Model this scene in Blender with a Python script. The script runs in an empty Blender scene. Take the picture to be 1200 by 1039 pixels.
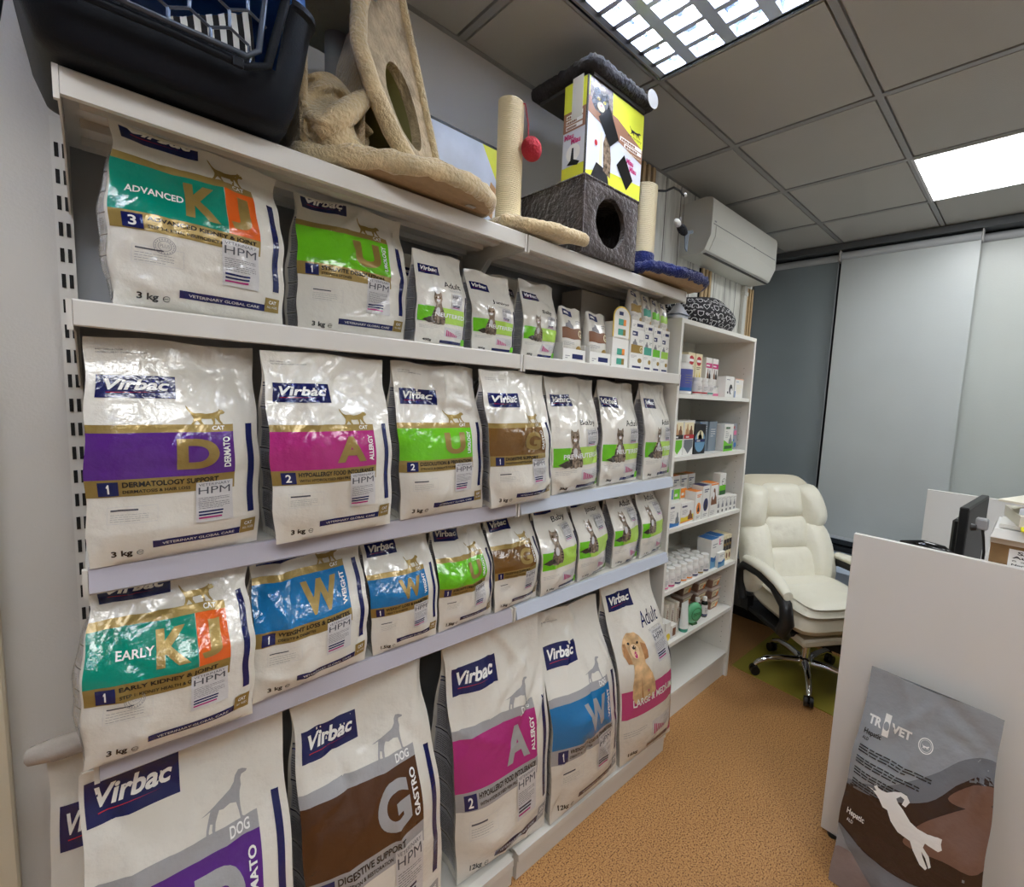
import bpy, bmesh, math, random
import numpy as np
from mathutils import Vector, Matrix, noise
from mathutils.geometry import tessellate_polygon
PI = math.pi
SC = bpy.context.scene
COL = SC.collection
R = random.Random(7)

# ------------------------------------------------------------------ camera, world, exposure
cd = bpy.data.cameras.new('camera'); cam = bpy.data.objects.new('camera', cd); COL.objects.link(cam)
ROT = ((0.689651, 0.037663, -0.723162), (-0.722152, 0.109759, -0.682971), (0.05365, 0.993244, 0.102894))
cam.matrix_world = Matrix.Translation((0, 0, 1.654)) @ Matrix(ROT).to_4x4()
cd.sensor_width = 36; cd.lens = 549.411 / 1200 * 36; cd.shift_x = -92.5 / 1200
cd.clip_start = .05
SC.camera = cam
SC.view_settings.view_transform = 'Standard'; SC.view_settings.look = 'None'
SC.view_settings.gamma = 1; SC.view_settings.use_curve_mapping = False
SC.view_settings.exposure = 0.38
w = bpy.data.worlds.new('night'); SC.world = w; w.use_nodes = True
w.node_tree.nodes['Background'].inputs[0].default_value = (.05, .07, .1, 1)
w.node_tree.nodes['Background'].inputs[1].default_value = .3
TUBE_POWER = 56.0
PANEL_POWER = 13.0
CEIL = 2.849

# ------------------------------------------------------------------ materials
def lin(c):
    return tuple((v / 255 / 12.92 if v / 255 <= .04045 else ((v / 255 + .055) / 1.055) ** 2.4) for v in c) + (1,)
MATS = {}
def mat(name, rgb, rough=.5, metal=0, bump=0, bscale=30, var=0, vscale=8, emit=0, coat=0, kind='noise', detail=3, spec=.5, sheen=0, trans=0, alpha=1):
    if name in MATS: return MATS[name]
    m = bpy.data.materials.new(name); m.use_nodes = True; nt = m.node_tree; b = nt.nodes['Principled BSDF']
    c = lin(rgb); I = b.inputs
    I['Base Color'].default_value = c; I['Roughness'].default_value = rough; I['Metallic'].default_value = metal
    I['Specular IOR Level'].default_value = spec
    if coat: I['Coat Weight'].default_value = coat; I['Coat Roughness'].default_value = .06
    if sheen: I['Sheen Weight'].default_value = sheen; I['Sheen Roughness'].default_value = .4
    if trans: I['Transmission Weight'].default_value = trans
    if alpha < 1: I['Alpha'].default_value = alpha
    if emit: I['Emission Color'].default_value = c; I['Emission Strength'].default_value = emit
    if bump or var:
        tc = nt.nodes.new('ShaderNodeTexCoord')
    if bump:
        n = nt.nodes.new('ShaderNodeTexNoise'); n.inputs['Scale'].default_value = bscale; n.inputs['Detail'].default_value = detail
        if kind == 'ridge':
            n.noise_type = 'RIDGED_MULTIFRACTAL'
        nt.links.new(tc.outputs['Object'], n.inputs['Vector'])
        bp = nt.nodes.new('ShaderNodeBump'); bp.inputs['Strength'].default_value = bump; bp.inputs['Distance'].default_value = .01
        nt.links.new(n.outputs['Fac'], bp.inputs['Height']); nt.links.new(bp.outputs['Normal'], I['Normal'])
        if coat: nt.links.new(bp.outputs['Normal'], I['Coat Normal'])
    if var:
        n2 = nt.nodes.new('ShaderNodeTexNoise'); n2.inputs['Scale'].default_value = vscale; n2.inputs['Detail'].default_value = 4
        nt.links.new(tc.outputs['Object'], n2.inputs['Vector'])
        r = nt.nodes.new('ShaderNodeValToRGB')
        r.color_ramp.elements[0].position = .3; r.color_ramp.elements[1].position = .7
        r.color_ramp.elements[0].color = tuple(v * (1 - var) for v in c[:3]) + (1,)
        r.color_ramp.elements[1].color = tuple(min(1, v * (1 + var)) for v in c[:3]) + (1,)
        nt.links.new(n2.outputs['Fac'], r.inputs[0]); nt.links.new(r.outputs[0], I['Base Color'])
    MATS[name] = m
    return m

# ------------------------------------------------------------------ mesh builder
class MB:
    def __init__(s): s.v = []; s.f = []; s.m = []
    def add(s, vs, fs, mi=0, M=None):
        o = len(s.v)
        s.v += [tuple(M @ Vector(p)) if M else tuple(p) for p in vs]
        s.f += [tuple(i + o for i in f) for f in fs]; s.m += [mi] * len(fs); return s
    def box(s, lo, hi, mi=0, M=None, bev=0):
        x0, y0, z0 = lo; x1, y1, z1 = hi
        if bev:
            b = bev; vs = []; 
            for (z, ins) in ((z0, b), (z0 + b, 0), (z1 - b, 0), (z1, b)):
                a = [(x0 + ins + (b if not ins else 0), y0 + ins), (x1 - ins - (b if not ins else 0), y0 + ins), (x1 - ins, y0 + ins + (b if not ins else 0)), (x1 - ins, y1 - ins - (b if not ins else 0)),
                     (x1 - ins - (b if not ins else 0), y1 - ins), (x0 + ins + (b if not ins else 0), y1 - ins), (x0 + ins, y1 - ins - (b if not ins else 0)), (x0 + ins, y0 + ins + (b if not ins else 0))]
                vs += [(x, y, z) for x, y in a]
            fs = [tuple(range(7, -1, -1)), tuple(range(24, 32))]
            for k in range(3):
                for i in range(8):
                    j = (i + 1) % 8; fs.append((k * 8 + i, k * 8 + j, k * 8 + 8 + j, k * 8 + 8 + i))
            return s.add(vs, fs, mi, M)
        vs = [(x0, y0, z0), (x1, y0, z0), (x1, y1, z0), (x0, y1, z0), (x0, y0, z1), (x1, y0, z1), (x1, y1, z1), (x0, y1, z1)]
        return s.add(vs, [(0, 3, 2, 1), (4, 5, 6, 7), (0, 1, 5, 4), (1, 2, 6, 5), (2, 3, 7, 6), (3, 0, 4, 7)], mi, M)
    def prism(s, pts, axis, a, b, mi=0, M=None):
        """extrude polygon pts (2D) along axis (0,1,2) from a to b"""
        def P(p, t):
            q = list(p); q.insert(axis, t); return tuple(q)
        n = len(pts); vs = [P(p, a) for p in pts] + [P(p, b) for p in pts]
        fs = [(i, (i + 1) % n, n + (i + 1) % n, n + i) for i in range(n)]
        t = tessellate_polygon([[Vector((p[0], p[1], 0)) for p in pts]])
        fs += [tuple(x) for x in t] + [tuple(n + i for i in reversed(x)) for x in t]
        return s.add(vs, fs, mi, M)
    def tube(s, path, r, n=8, mi=0, cap=True, M=None, closed=False):
        P = [Vector(p) for p in path]; rs = r if isinstance(r, (list, tuple)) else [r] * len(P)
        vs = []; up = None
        for i, p in enumerate(P):
            if closed: d = (P[(i + 1) % len(P)] - P[i - 1]).normalized()
            else: d = (P[min(i + 1, len(P) - 1)] - P[max(i - 1, 0)]).normalized()
            if up is None:
                up = Vector((0, 0, 1)) if abs(d.z) < .9 else Vector((1, 0, 0))
            a = d.cross(up).normalized(); up = a.cross(d).normalized()
            for k in range(n):
                t = 2 * PI * k / n
                vs.append(p + (a * math.cos(t) + up * math.sin(t)) * rs[i])
        fs = []; L = len(P)
        for i in range(L if closed else L - 1):
            for k in range(n):
                j = (i + 1) % L; k2 = (k + 1) % n
                fs.append((i * n + k, i * n + k2, j * n + k2, j * n + k))
        if cap and not closed: fs += [tuple(range(n - 1, -1, -1)), tuple((L - 1) * n + k for k in range(n))]
        return s.add(vs, fs, mi, M)
    def lathe(s, prof, c=(0, 0, 0), n=16, mi=0, M=None, axis=2):
        vs = []
        for r, z in prof:
            for k in range(n):
                t = 2 * PI * k / n
                q = (c[0] + r * math.cos(t), c[1] + r * math.sin(t), c[2] + z)
                vs.append(q)
        fs = []
        for i in range(len(prof) - 1):
            for k in range(n):
                k2 = (k + 1) % n; fs.append((i * n + k, i * n + k2, i * n + n + k2, i * n + n + k))
        fs += [tuple(range(n - 1, -1, -1)), tuple((len(prof) - 1) * n + k for k in range(n))]
        return s.add(vs, fs, mi, M)
    def grid(s, G, mi=0, wrap=False, M=None):
        """G[j][i] points"""
        h = len(G); wd = len(G[0]); vs = [tuple(p) for row in G for p in row]
        fs = []
        for j in range(h - 1):
            for i in range(wd if wrap else wd - 1):
                i2 = (i + 1) % wd
                fs.append((j * wd + i, j * wd + i2, (j + 1) * wd + i2, (j + 1) * wd + i))
        return s.add(vs, fs, mi, M)

def obj(name, mb, mats, parent=None, smooth=False, loc=None, rotz=None, fix=True):
    me = bpy.data.meshes.new(name)
    me.from_pydata(mb.v, [], mb.f)
    if not isinstance(mats, (list, tuple)): mats = [mats]
    for m in mats: me.materials.append(m)
    if len(mats) > 1: me.polygons.foreach_set('material_index', mb.m)
    if fix:
        bm = bmesh.new(); bm.from_mesh(me); bmesh.ops.recalc_face_normals(bm, faces=bm.faces); bm.to_mesh(me); bm.free()
    if smooth:
        me.polygons.foreach_set('use_smooth', [True] * len(me.polygons))
        if smooth is not True: me.set_sharp_from_angle(angle=math.radians(smooth))
    o = bpy.data.objects.new(name, me); COL.objects.link(o)
    if parent: o.parent = parent
    if loc: o.location = loc
    if rotz is not None: o.rotation_euler.z = rotz
    return o
def tag(o, label, cat, group=None):
    o['label'] = label; o['category'] = cat
    if group: o['group'] = group
    return o
def thing(name, label, cat, loc=(0, 0, 0), rotz=0, group=None):
    o = bpy.data.objects.new(name, None); COL.objects.link(o); o.empty_display_size = .05
    o.location = loc; o.rotation_euler = (0, 0, rotz); return tag(o, label, cat, group)
def struct(name, mb, m, **k):
    o = obj(name, mb, m, **k)
    if not k.get('parent'): o['kind'] = 'structure'
    return o
def empty_struct(name):
    o = bpy.data.objects.new(name, None); COL.objects.link(o); o['kind'] = 'structure'; return o
def dup(o, parent=None, loc=None, rotz=None):
    c = o.copy(); COL.objects.link(c)
    if parent: c.parent = parent
    if loc is not None: c.location = loc
    if rotz is not None: c.rotation_euler.z = rotz
    for ch in list(o.children): dup(ch, c)
    return c

# ------------------------------------------------------------------ print: flat shapes laid on a surface
class Surf:
    """P[j][i]: grid of points over u (i) and v (j)"""
    def __init__(s, P, flip=False):
        s.P = np.array(P, float); s.nv = s.P.shape[0] - 1; s.nu = s.P.shape[1] - 1
        if s.nu == 1 and s.nv == 1:
            du = s.P[0, 1] - s.P[0, 0]; dv = s.P[1, 0] - s.P[0, 0]; n = np.cross(du, dv)
            N = np.tile(n, (2, 2, 1))
        else:
            du = np.gradient(s.P, axis=1); dv = np.gradient(s.P, axis=0); N = np.cross(du, dv)
        N /= np.linalg.norm(N, axis=2, keepdims=True) + 1e-12
        s.N = -N if flip else N
    def at(s, U, V, off):
        U = np.clip(U, 0, .9999) * s.nu; V = np.clip(V, 0, .9999) * s.nv
        i = U.astype(int); j = V.astype(int); a = (U - i)[:, None]; b = (V - j)[:, None]
        def L(A): return (A[j, i] * (1 - a) + A[j, i + 1] * a) * (1 - b) + (A[j + 1, i] * (1 - a) + A[j + 1, i + 1] * a) * b
        n = L(s.N); n /= np.linalg.norm(n, axis=1, keepdims=True)
        return L(s.P) + n * off[:, None], n
TXT = {}
def glyphs(t, bold=0, shear=0):
    k = (t, bold, shear)
    if k not in TXT:
        c = bpy.data.curves.new('txt', 'FONT'); c.body = t; c.size = 1; c.offset = bold; c.shear = shear; c.resolution_u = 7 if len(t) == 1 else 3
        o = bpy.data.objects.new('txt', c); me = o.to_mesh()
        v = np.empty(len(me.vertices) * 3); me.vertices.foreach_get('co', v); v = v.reshape(-1, 3)[:, :2]
        fs = [tuple(p.vertices) for p in me.polygons]
        o.to_mesh_clear(); bpy.data.objects.remove(o); bpy.data.curves.remove(c)
        lo = v.min(0); sz = v.max(0) - lo
        TXT[k] = ((v - lo) / sz, fs, sz[0] / sz[1])
    return TXT[k]
class Ink:
    def __init__(s, surf): s.s = surf; s.u = []; s.v = []; s.l = []; s.f = []; s.m = []; s.mats = []
    def mi(s, m):
        if m not in s.mats: s.mats.append(m)
        return s.mats.index(m)
    def raw(s, pts, fs, m, layer):
        o = len(s.u); s.u += [p[0] for p in pts]; s.v += [p[1] for p in pts]; s.l += [layer] * len(pts)
        s.f += [tuple(i + o for i in f) for f in fs]; s.m += [s.mi(m)] * len(fs)
    def rect(s, u0, v0, u1, v1, m, layer=1):
        S = s.s; v1 = min(v1, .985)
        if v1 <= v0: return
        us = [u0] + [k / S.nu for k in range(S.nu + 1) if u0 + 1e-4 < k / S.nu < u1 - 1e-4] + [u1]
        vs = [v0] + [k / S.nv for k in range(S.nv + 1) if v0 + 1e-4 < k / S.nv < v1 - 1e-4] + [v1]
        W = len(us); pts = [(u, v) for v in vs for u in us]
        s.raw(pts, [(j * W + i, j * W + i + 1, (j + 1) * W + i + 1, (j + 1) * W + i) for j in range(len(vs) - 1) for i in range(W - 1)], m, layer)
    def cut(s, pts, fs, m, layer):
        S = s.s
        if S.nu <= 1: return s.raw(pts, fs, m, layer)
        bm = bmesh.new(); vv = [bm.verts.new((p[0], p[1], 0)) for p in pts]
        for f in fs:
            try: bm.faces.new([vv[i] for i in f])
            except ValueError: pass
        us = [p[0] for p in pts]; vs = [p[1] for p in pts]
        for ax, n, a, b in ((0, S.nu, min(us), max(us)), (1, S.nv, min(vs), max(vs))):
            no = (1, 0, 0) if ax == 0 else (0, 1, 0)
            for k in range(int(a * n) + 1, int(math.ceil(b * n))):
                co = (k / n, 0, 0) if ax == 0 else (0, k / n, 0)
                bmesh.ops.bisect_plane(bm, geom=bm.verts[:] + bm.edges[:] + bm.faces[:], plane_co=co, plane_no=no, dist=1e-6)
        bm.verts.index_update()
        s.raw([(q.co.x, q.co.y) for q in bm.verts], [tuple(q.index for q in f.verts) for f in bm.faces], m, layer); bm.free()
    def poly(s, pts, m, layer=2, box=None):
        if box:
            u0, v0, u1, v1 = box; pts = [(u0 + p[0] * (u1 - u0), v0 + p[1] * (v1 - v0)) for p in pts]
        pts = [(p[0], min(p[1], .985)) for p in pts]
        t = tessellate_polygon([[Vector((p[0], p[1], 0)) for p in pts]])
        s.cut(pts, [tuple(x) for x in t], m, layer)
    def text(s, t, u0, v0, u1, v1, m, layer=2, bold=0, shear=0, rot=0, cut=False):
        if not t: return
        if t == '1': P, fs = [(.32, 0), (.75, 0), (.75, 1), (.42, 1), (.08, .78), (.08, .6), (.32, .7)], [(0, 1, 2, 3, 6), (3, 4, 5, 6)]
        else: P, fs, _ = glyphs(t, bold, shear)
        if rot: pts = [(u1 - y * (u1 - u0), v0 + x * (v1 - v0)) for x, y in P]
        else: pts = [(u0 + x * (u1 - u0), min(.985, v0 + y * (v1 - v0))) for x, y in P]
        if rot: pts = [(a, min(b, .985)) for a, b in pts]
        s.cut(pts, fs, m, layer)
    def lines(s, u0, v0, u1, v1, n, m, layer=2, th=.4):
        """rows of tiny print too small to read"""
        h = (v1 - v0) / n; rr = random.Random(n + int(u0 * 1000))
        for k in range(n):
            e = u1 if k % 4 else u0 + (u1 - u0) * rr.uniform(.45, .8)
            u = u0
            while u < e:
                w_ = min(rr.uniform(.05, .16) * (u1 - u0), e - u)
                s.raw([(u, v0 + k * h), (u + w_, v0 + k * h), (u + w_, v0 + (k + th) * h), (u, v0 + (k + th) * h)], [(0, 1, 2, 3)], m, layer)
                u += w_ + .02 * (u1 - u0)
    def outline(s, u0, v0, u1, v1, m, layer=2, t=.004):
        for a in ((u0, v0, u1, v0 + t), (u0, v1 - t, u1, v1), (u0, v0, u0 + t, v1), (u1 - t, v0, u1, v1)): s.rect(*a, m, layer)
    def ring(s, cu, cv, ru, rv, m, layer=2, t=.15, n=28, a0=0, a1=2 * PI):
        pts = []; 
        for k in range(n + 1):
            a = a0 + (a1 - a0) * k / n
            pts += [(cu + ru * math.cos(a), cv + rv * math.sin(a)), (cu + ru * (1 - t) * math.cos(a), cv + rv * (1 - t) * math.sin(a))]
        s.cut(pts, [(2 * k, 2 * k + 1, 2 * k + 3, 2 * k + 2) for k in range(n)], m, layer)
    def disc(s, cu, cv, ru, rv, m, layer=2, n=18):
        s.cut([(cu + ru * math.cos(2 * PI * k / n), cv + rv * math.sin(2 * PI * k / n)) for k in range(n)], [tuple(range(n))], m, layer)
    def build(s, name, parent, step=.0009):
        if not s.u: return None
        V, N = s.s.at(np.array(s.u), np.array(s.v), np.array(s.l, float) * step)
        me = bpy.data.meshes.new(name); me.from_pydata(V.tolist(), [], s.f)
        for m in s.mats: me.materials.append(m)
        me.polygons.foreach_set('material_index', s.m)
        # face every print outward
        fl = [p.index for p in me.polygons if p.area > 0 and p.normal.dot(Vector(N[p.vertices[0]])) < 0]
        if fl:
            bm = bmesh.new(); bm.from_mesh(me); bm.faces.ensure_lookup_table()
            bmesh.ops.reverse_faces(bm, faces=[bm.faces[i] for i in fl]); bm.to_mesh(me); bm.free()
        me.polygons.foreach_set('use_smooth', [True] * len(me.polygons))
        if s.s.nu > 1: me.normals_split_custom_set_from_vertices(N.tolist())
        o = bpy.data.objects.new(name, me); COL.objects.link(o); o.parent = parent; return o
def smooth(P, n=5):
    out = []; L = len(P)
    for i in range(L):
        a, b, c, d = (Vector(P[(i + k) % L]) for k in (-1, 0, 1, 2))
        for k in range(n):
            t = k / n; q = .5 * ((2 * b) + (c - a) * t + (2 * a - 5 * b + 4 * c - d) * t * t + (3 * b - 3 * c + d - a) * t ** 3)
            out.append((min(1, max(0, q.x)), max(0, q.y)))
    return out
def flat(a, b, c, d):
    """surface from corners bl, br, tr, tl"""
    return Surf([[a, b], [d, c]])

# ------------------------------------------------------------------ material set
def pl(name, rgb, **k):   # printed plastic film: all share one crinkle
    kk = dict(rough=.16, bump=.36, bscale=30, detail=5, coat=.5); kk.update(k); return mat(name, rgb, **kk)
FILM = pl('white_film', (221, 218, 209)); NAVY = pl('navy_ink', (14, 24, 84)); GOLD = pl('gold_ink', (150, 126, 66), metal=.35, rough=.32)
GREY = pl('grey_ink', (158, 158, 160)); WHITE = pl('white_ink', (240, 240, 238)); BLACK = pl('black_ink', (24, 24, 30))
TEAL = pl('teal_ink', (0, 128, 106)); ORANGE = pl('orange_ink', (214, 92, 26)); GREEN = pl('green_ink', (104, 188, 28)); PURPLE = pl('purple_ink', (84, 32, 128))
MAGENTA = pl('magenta_ink', (170, 38, 118)); BROWN = pl('brown_ink', (74, 42, 20)); OLIVE = pl('olive_brown_ink', (112, 78, 32)); BLUE = pl('blue_ink', (14, 108, 166)); EARB = pl('ear_brown_ink', (172, 124, 80), var=.3, vscale=30); LIME = pl('lime_ink', (172, 212, 88), var=.18, vscale=6)
PINK = pl('pink_ink', (190, 62, 122)); PALE = pl('pale_grey_ink', (206, 205, 206)); DKGREY = pl('dark_grey_ink', (84, 84, 92)); RED = pl('red_ink', (196, 34, 44))
GUSS = pl('gusset_grey_ink', (176, 177, 182), var=.1, vscale=30)
TABBY = pl('tabby_fur_print', (128, 112, 96), var=.8, vscale=75); TABBYD = pl('dark_fur_print', (58, 52, 46), var=.6, vscale=60); TAN = pl('golden_fur_print', (214, 178, 132), var=.35, vscale=25)
SHELFM = mat('cream_grey_powder_steel', (214, 212, 206), rough=.38, var=.03, vscale=3)
RAILM = mat('price_rail_lilac_grey_plastic', (176, 172, 182), rough=.28, coat=.3)
RAILB = mat('pale_blue_grey_plastic', (190, 198, 212), rough=.28, coat=.3)
DARKSTEEL = mat('shadow_grey_steel', (96, 98, 100), rough=.5)
SLOTM = mat('black_slot', (10, 10, 12), rough=.8)
WHITEM = mat('white_melamine', (232, 231, 224), rough=.35)
CHROME = mat('chrome', (225, 225, 228), rough=.08, metal=1)
BLK = mat('black_plastic', (16, 16, 18), rough=.4)
# ------------------------------------------------------------------ room
X0, X1, Y0, Y1 = -2.2, 3.9, -2.6, 1.6
YR = 1.86   # the window recess reaches further back than the shelf wall
def floor_mat():
    m = bpy.data.materials.new('speckled_cork_vinyl'); m.use_nodes = True; nt = m.node_tree; b = nt.nodes['Principled BSDF']
    tc = nt.nodes.new('ShaderNodeTexCoord')
    n = nt.nodes.new('ShaderNodeTexNoise'); n.inputs['Scale'].default_value = 185; n.inputs['Detail'].default_value = 2.0
    n3 = nt.nodes.new('ShaderNodeTexNoise'); n3.inputs['Scale'].default_value = 2.2; n3.inputs['Detail'].default_value = 3
    for q in (n, n3): nt.links.new(tc.outputs['Object'], q.inputs['Vector'])
    r = nt.nodes.new('ShaderNodeValToRGB'); e = r.color_ramp.elements
    e[0].position = .33; e[0].color = lin((96, 64, 34)); e[1].position = .72; e[1].color = lin((212, 166, 110))
    a = e.new(.41); a.color = lin((140, 94, 52)); a = e.new(.455); a.color = lin((188, 136, 82))
    nt.links.new(n.outputs['Fac'], r.inputs[0])
    mx = nt.nodes.new('ShaderNodeMix'); mx.data_type = 'RGBA'; mx.blend_type = 'MULTIPLY'; mx.inputs[0].default_value = .25
    nt.links.new(r.outputs[0], mx.inputs[6]); nt.links.new(n3.outputs['Fac'], mx.inputs[7])
    nt.links.new(mx.outputs[2], b.inputs['Base Color']); b.inputs['Roughness'].default_value = .42
    bp = nt.nodes.new('ShaderNodeBump'); bp.inputs['Strength'].default_value = .12; bp.inputs['Distance'].default_value = .003
    nt.links.new(n.outputs['Fac'], bp.inputs['Height']); nt.links.new(bp.outputs['Normal'], b.inputs['Normal'])
    return m
struct('floor', MB().box((X0, Y0, -.05), (X1 + .1, YR + .1, 0)), floor_mat())
WALLM = mat('grey_white_wall_paint', (208, 205, 199), rough=.7, bump=.08, bscale=160)
struct('wall_left', MB().box((X0 - .1, Y1, 0), (3.30, Y1 + .1, CEIL + .1)).box((3.2, Y1 + .1, 0), (3.30, YR, CEIL + .1)).box((3.2, YR, 0), (X1 + .1, YR + .1, CEIL + .1)), WALLM)     # the wall behind the shelving
struct('wall_back', MB().box((X0 - .1, Y0 - .1, 0), (X0, Y1, CEIL + .1)), WALLM)
struct('wall_right', MB().box((X0, Y0 - .1, 0), (X1 + .1, Y0, CEIL + .1)), WALLM)
# ceiling: slab, T-bars and tiles
TILEM = mat('ceiling_tile', (176, 174, 168), rough=.85, bump=.12, bscale=220, var=.03, vscale=2)
BARM = mat('ceiling_t_bar', (150, 150, 148), rough=.5)
ceil = empty_struct('ceiling')
obj('slab', MB().box((X0 - .1, Y0 - .1, CEIL + .12), (X1 + .1, YR + .1, CEIL + .2)), mat('void_grey', (90, 90, 90), rough=.9), ceil)
XL = [1.514 + .6 * k for k in range(-7, 5)]; YL = [1.175 - .6 * k for k in range(0, 7)]
xe = [X0] + [x for x in XL if X0 + .05 < x < X1 - .02] + [X1]; ye = [Y1] + [y for y in YL if y > Y0 + .05] + [Y0]
g = MB()
for x in xe[1:-1]: g.box((x - .012, Y0, CEIL), (x + .012, Y1, CEIL + .012))
for y in ye[1:-1]: g.box((X0, y - .0121, CEIL - .0004), (X1, y + .0121, CEIL + .0116))
g.box((X0, Y1 - .02, CEIL - .001), (X1, Y1, CEIL + .012)); g.box((X1 - .02, Y0, CEIL - .001), (X1, Y1, CEIL + .012))
g.box((3.2, Y1 - .001, CEIL - .001), (X1, Y1 + .02, CEIL + .012)); obj('grid_bars', g, BARM, ceil)
obj('ceiling_tile', MB().box((3.31, Y1 + .02, CEIL + .002), (X1 - .002, YR - .002, CEIL + .02)), TILEM, ceil)
def lit(x, y):
    for (a, b) in LIGHTS:
        if abs(x - a) < .2 and abs(y - b) < .2: return True
TROFFERS = [(1.214, .875), (-.586, .875), (-.586, -.925)]  # only the first is in view; the others are added to even out the light
PANELS = [(3.014, .275), (1.214, -.925), (3.014, -1.525), (.014, -.325)]  # second and third panels are unseen extras, added as fill light
LIGHTS = TROFFERS + PANELS
tm = {}
for i in range(len(xe) - 1):
    for j in range(len(ye) - 1):
        a, b, c, d = xe[i], xe[i + 1], ye[j + 1], ye[j]
        if lit((a + b) / 2, (c + d) / 2): continue
        wd, dp = round(b - a, 3), round(d - c, 3)
        if (wd, dp) not in tm:
            q = MB(); p, r_ = wd / 2 - .004, dp / 2 - .004
            q.box((-p + .016, -r_ + .016, -.0), (p - .016, r_ - .016, .02)); q.box((-p, -r_, .0135), (p, r_, .02))
            o = obj('ceiling_tile', q, TILEM, ceil); tm[(wd, dp)] = o
        else: o = dup(tm[(wd, dp)], ceil)
        o.location = ((a + b) / 2, (c + d) / 2, CEIL + .002)
# troffers with mirror louvres
TUBE = mat('fluorescent_tube', (255, 250, 240), emit=TUBE_POWER); 
TUBE.node_tree.nodes['Principled BSDF'].inputs['Emission Color'].default_value = (.98, .99, 1, 1)
LOUV = mat('mirror_louvre', (206, 220, 242), rough=.3, metal=.45)
for n_, (x, y) in enumerate(TROFFERS):
    t = thing('louvre_light', ['bright louvred fluorescent ceiling light above the cat tree box', 'added louvred ceiling fill light beside the left wall, outside the view', 'added louvred ceiling fill light behind the viewer, out of view'][n_], 'ceiling light', (x, y, CEIL))
    q = MB(); h = .298
    q.box((-h, -h, .09), (h, h, .1))
    for s_ in (-1, 1):
        q.box((s_ * h - .004, -h, -.002), (s_ * h + .004, h, .09)); q.box((-h, s_ * h - .004, -.002), (h, s_ * h + .004, .09))
    obj('housing', q, mat('mirror_reflector', (150, 160, 176), rough=.18, metal=.95, bump=.3, bscale=30), t)
    # wedge fins along y between cells, parabolic fins along x between tubes
    for k in range(4):
        yc = -.225 + .15 * k
        tb = MB().tube([(-.28, yc, .05), (.28, yc, .05)], .013, 10)
        obj('tube', tb, TUBE, t, smooth=60)
        cp = MB()
        for s_ in (-1, 1): cp.tube([(s_ * .292, yc, .05), (s_ * .275, yc, .05)], .015, 10)
        obj('tube_socket', cp, mat('white_housing', (225, 228, 232)), t)
    q = MB()
    for k in range(5):
        yc = -.3 + .15 * k; yc = max(min(yc, .285), -.285)
        q.prism([(yc - .022, .0), (yc, .062), (yc + .022, .0)], 0, -.294, .294)
    for k in range(9):
        xc = -.292 + .073 * k
        for m_ in range(4):
            ya, yb = -.278 + .15 * m_ - .001, -.172 + .15 * m_
            q.prism([(xc - .009, .0), (xc, .045), (xc + .009, .0)], 1, ya, yb)
    obj('louvre', q, LOUV, t)
LEDM = mat('led_diffuser', (255, 252, 246), emit=PANEL_POWER)
LEDM.node_tree.nodes['Principled BSDF'].inputs['Emission Color'].default_value = (.97, .99, 1, 1)
for n_, (x, y) in enumerate(PANELS):
    t = thing('led_panel', ['flat white square ceiling light panel near the blinds', 'added flat ceiling fill panel over the unseen room behind the viewer', 'added flat ceiling fill panel over the unseen desk end of the room', 'flat ceiling light panel straight above the aisle facing the shelves'][n_], 'ceiling light', (x, y, CEIL))
    obj('diffuser', MB().box((-.285, -.285, -.001), (.285, .285, .01)), LEDM, t)
    q = MB()
    for s_ in (-1, 1):
        q.box((s_ * .2915 - .0065, -.298, -.004), (s_ * .2915 + .0065, .298, .012)); q.box((-.285, s_ * .2915 - .0065, -.004), (.285, s_ * .2915 + .0065, .012))
    obj('frame', q, mat('panel_frame', (205, 205, 205), rough=.4), t)
# door at the left end of the shelf wall
dr = empty_struct('door_1'); CREAM = mat('cream_paint', (224, 214, 190), rough=.4)
obj('casing', MB().box((-.245, Y1 - .03, 0), (-.163, Y1 - .0005, 2.1), bev=.004).box((-1.2, Y1 - .03, 0), (-1.115, Y1 - .0005, 2.1), bev=.004).box((-1.115, Y1 - .03, 2.02), (-.245, Y1 - .0005, 2.1), bev=.004), CREAM, dr)
obj('door_leaf', MB().box((-1.113, Y1 - .022, .005), (-.247, Y1 - .001, 2.018)).box((-1.0, Y1 - .026, .2), (-.36, Y1 - .022, .9), bev=.002).box((-1.0, Y1 - .026, 1.05), (-.36, Y1 - .022, 1.85), bev=.002), CREAM, dr)
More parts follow.
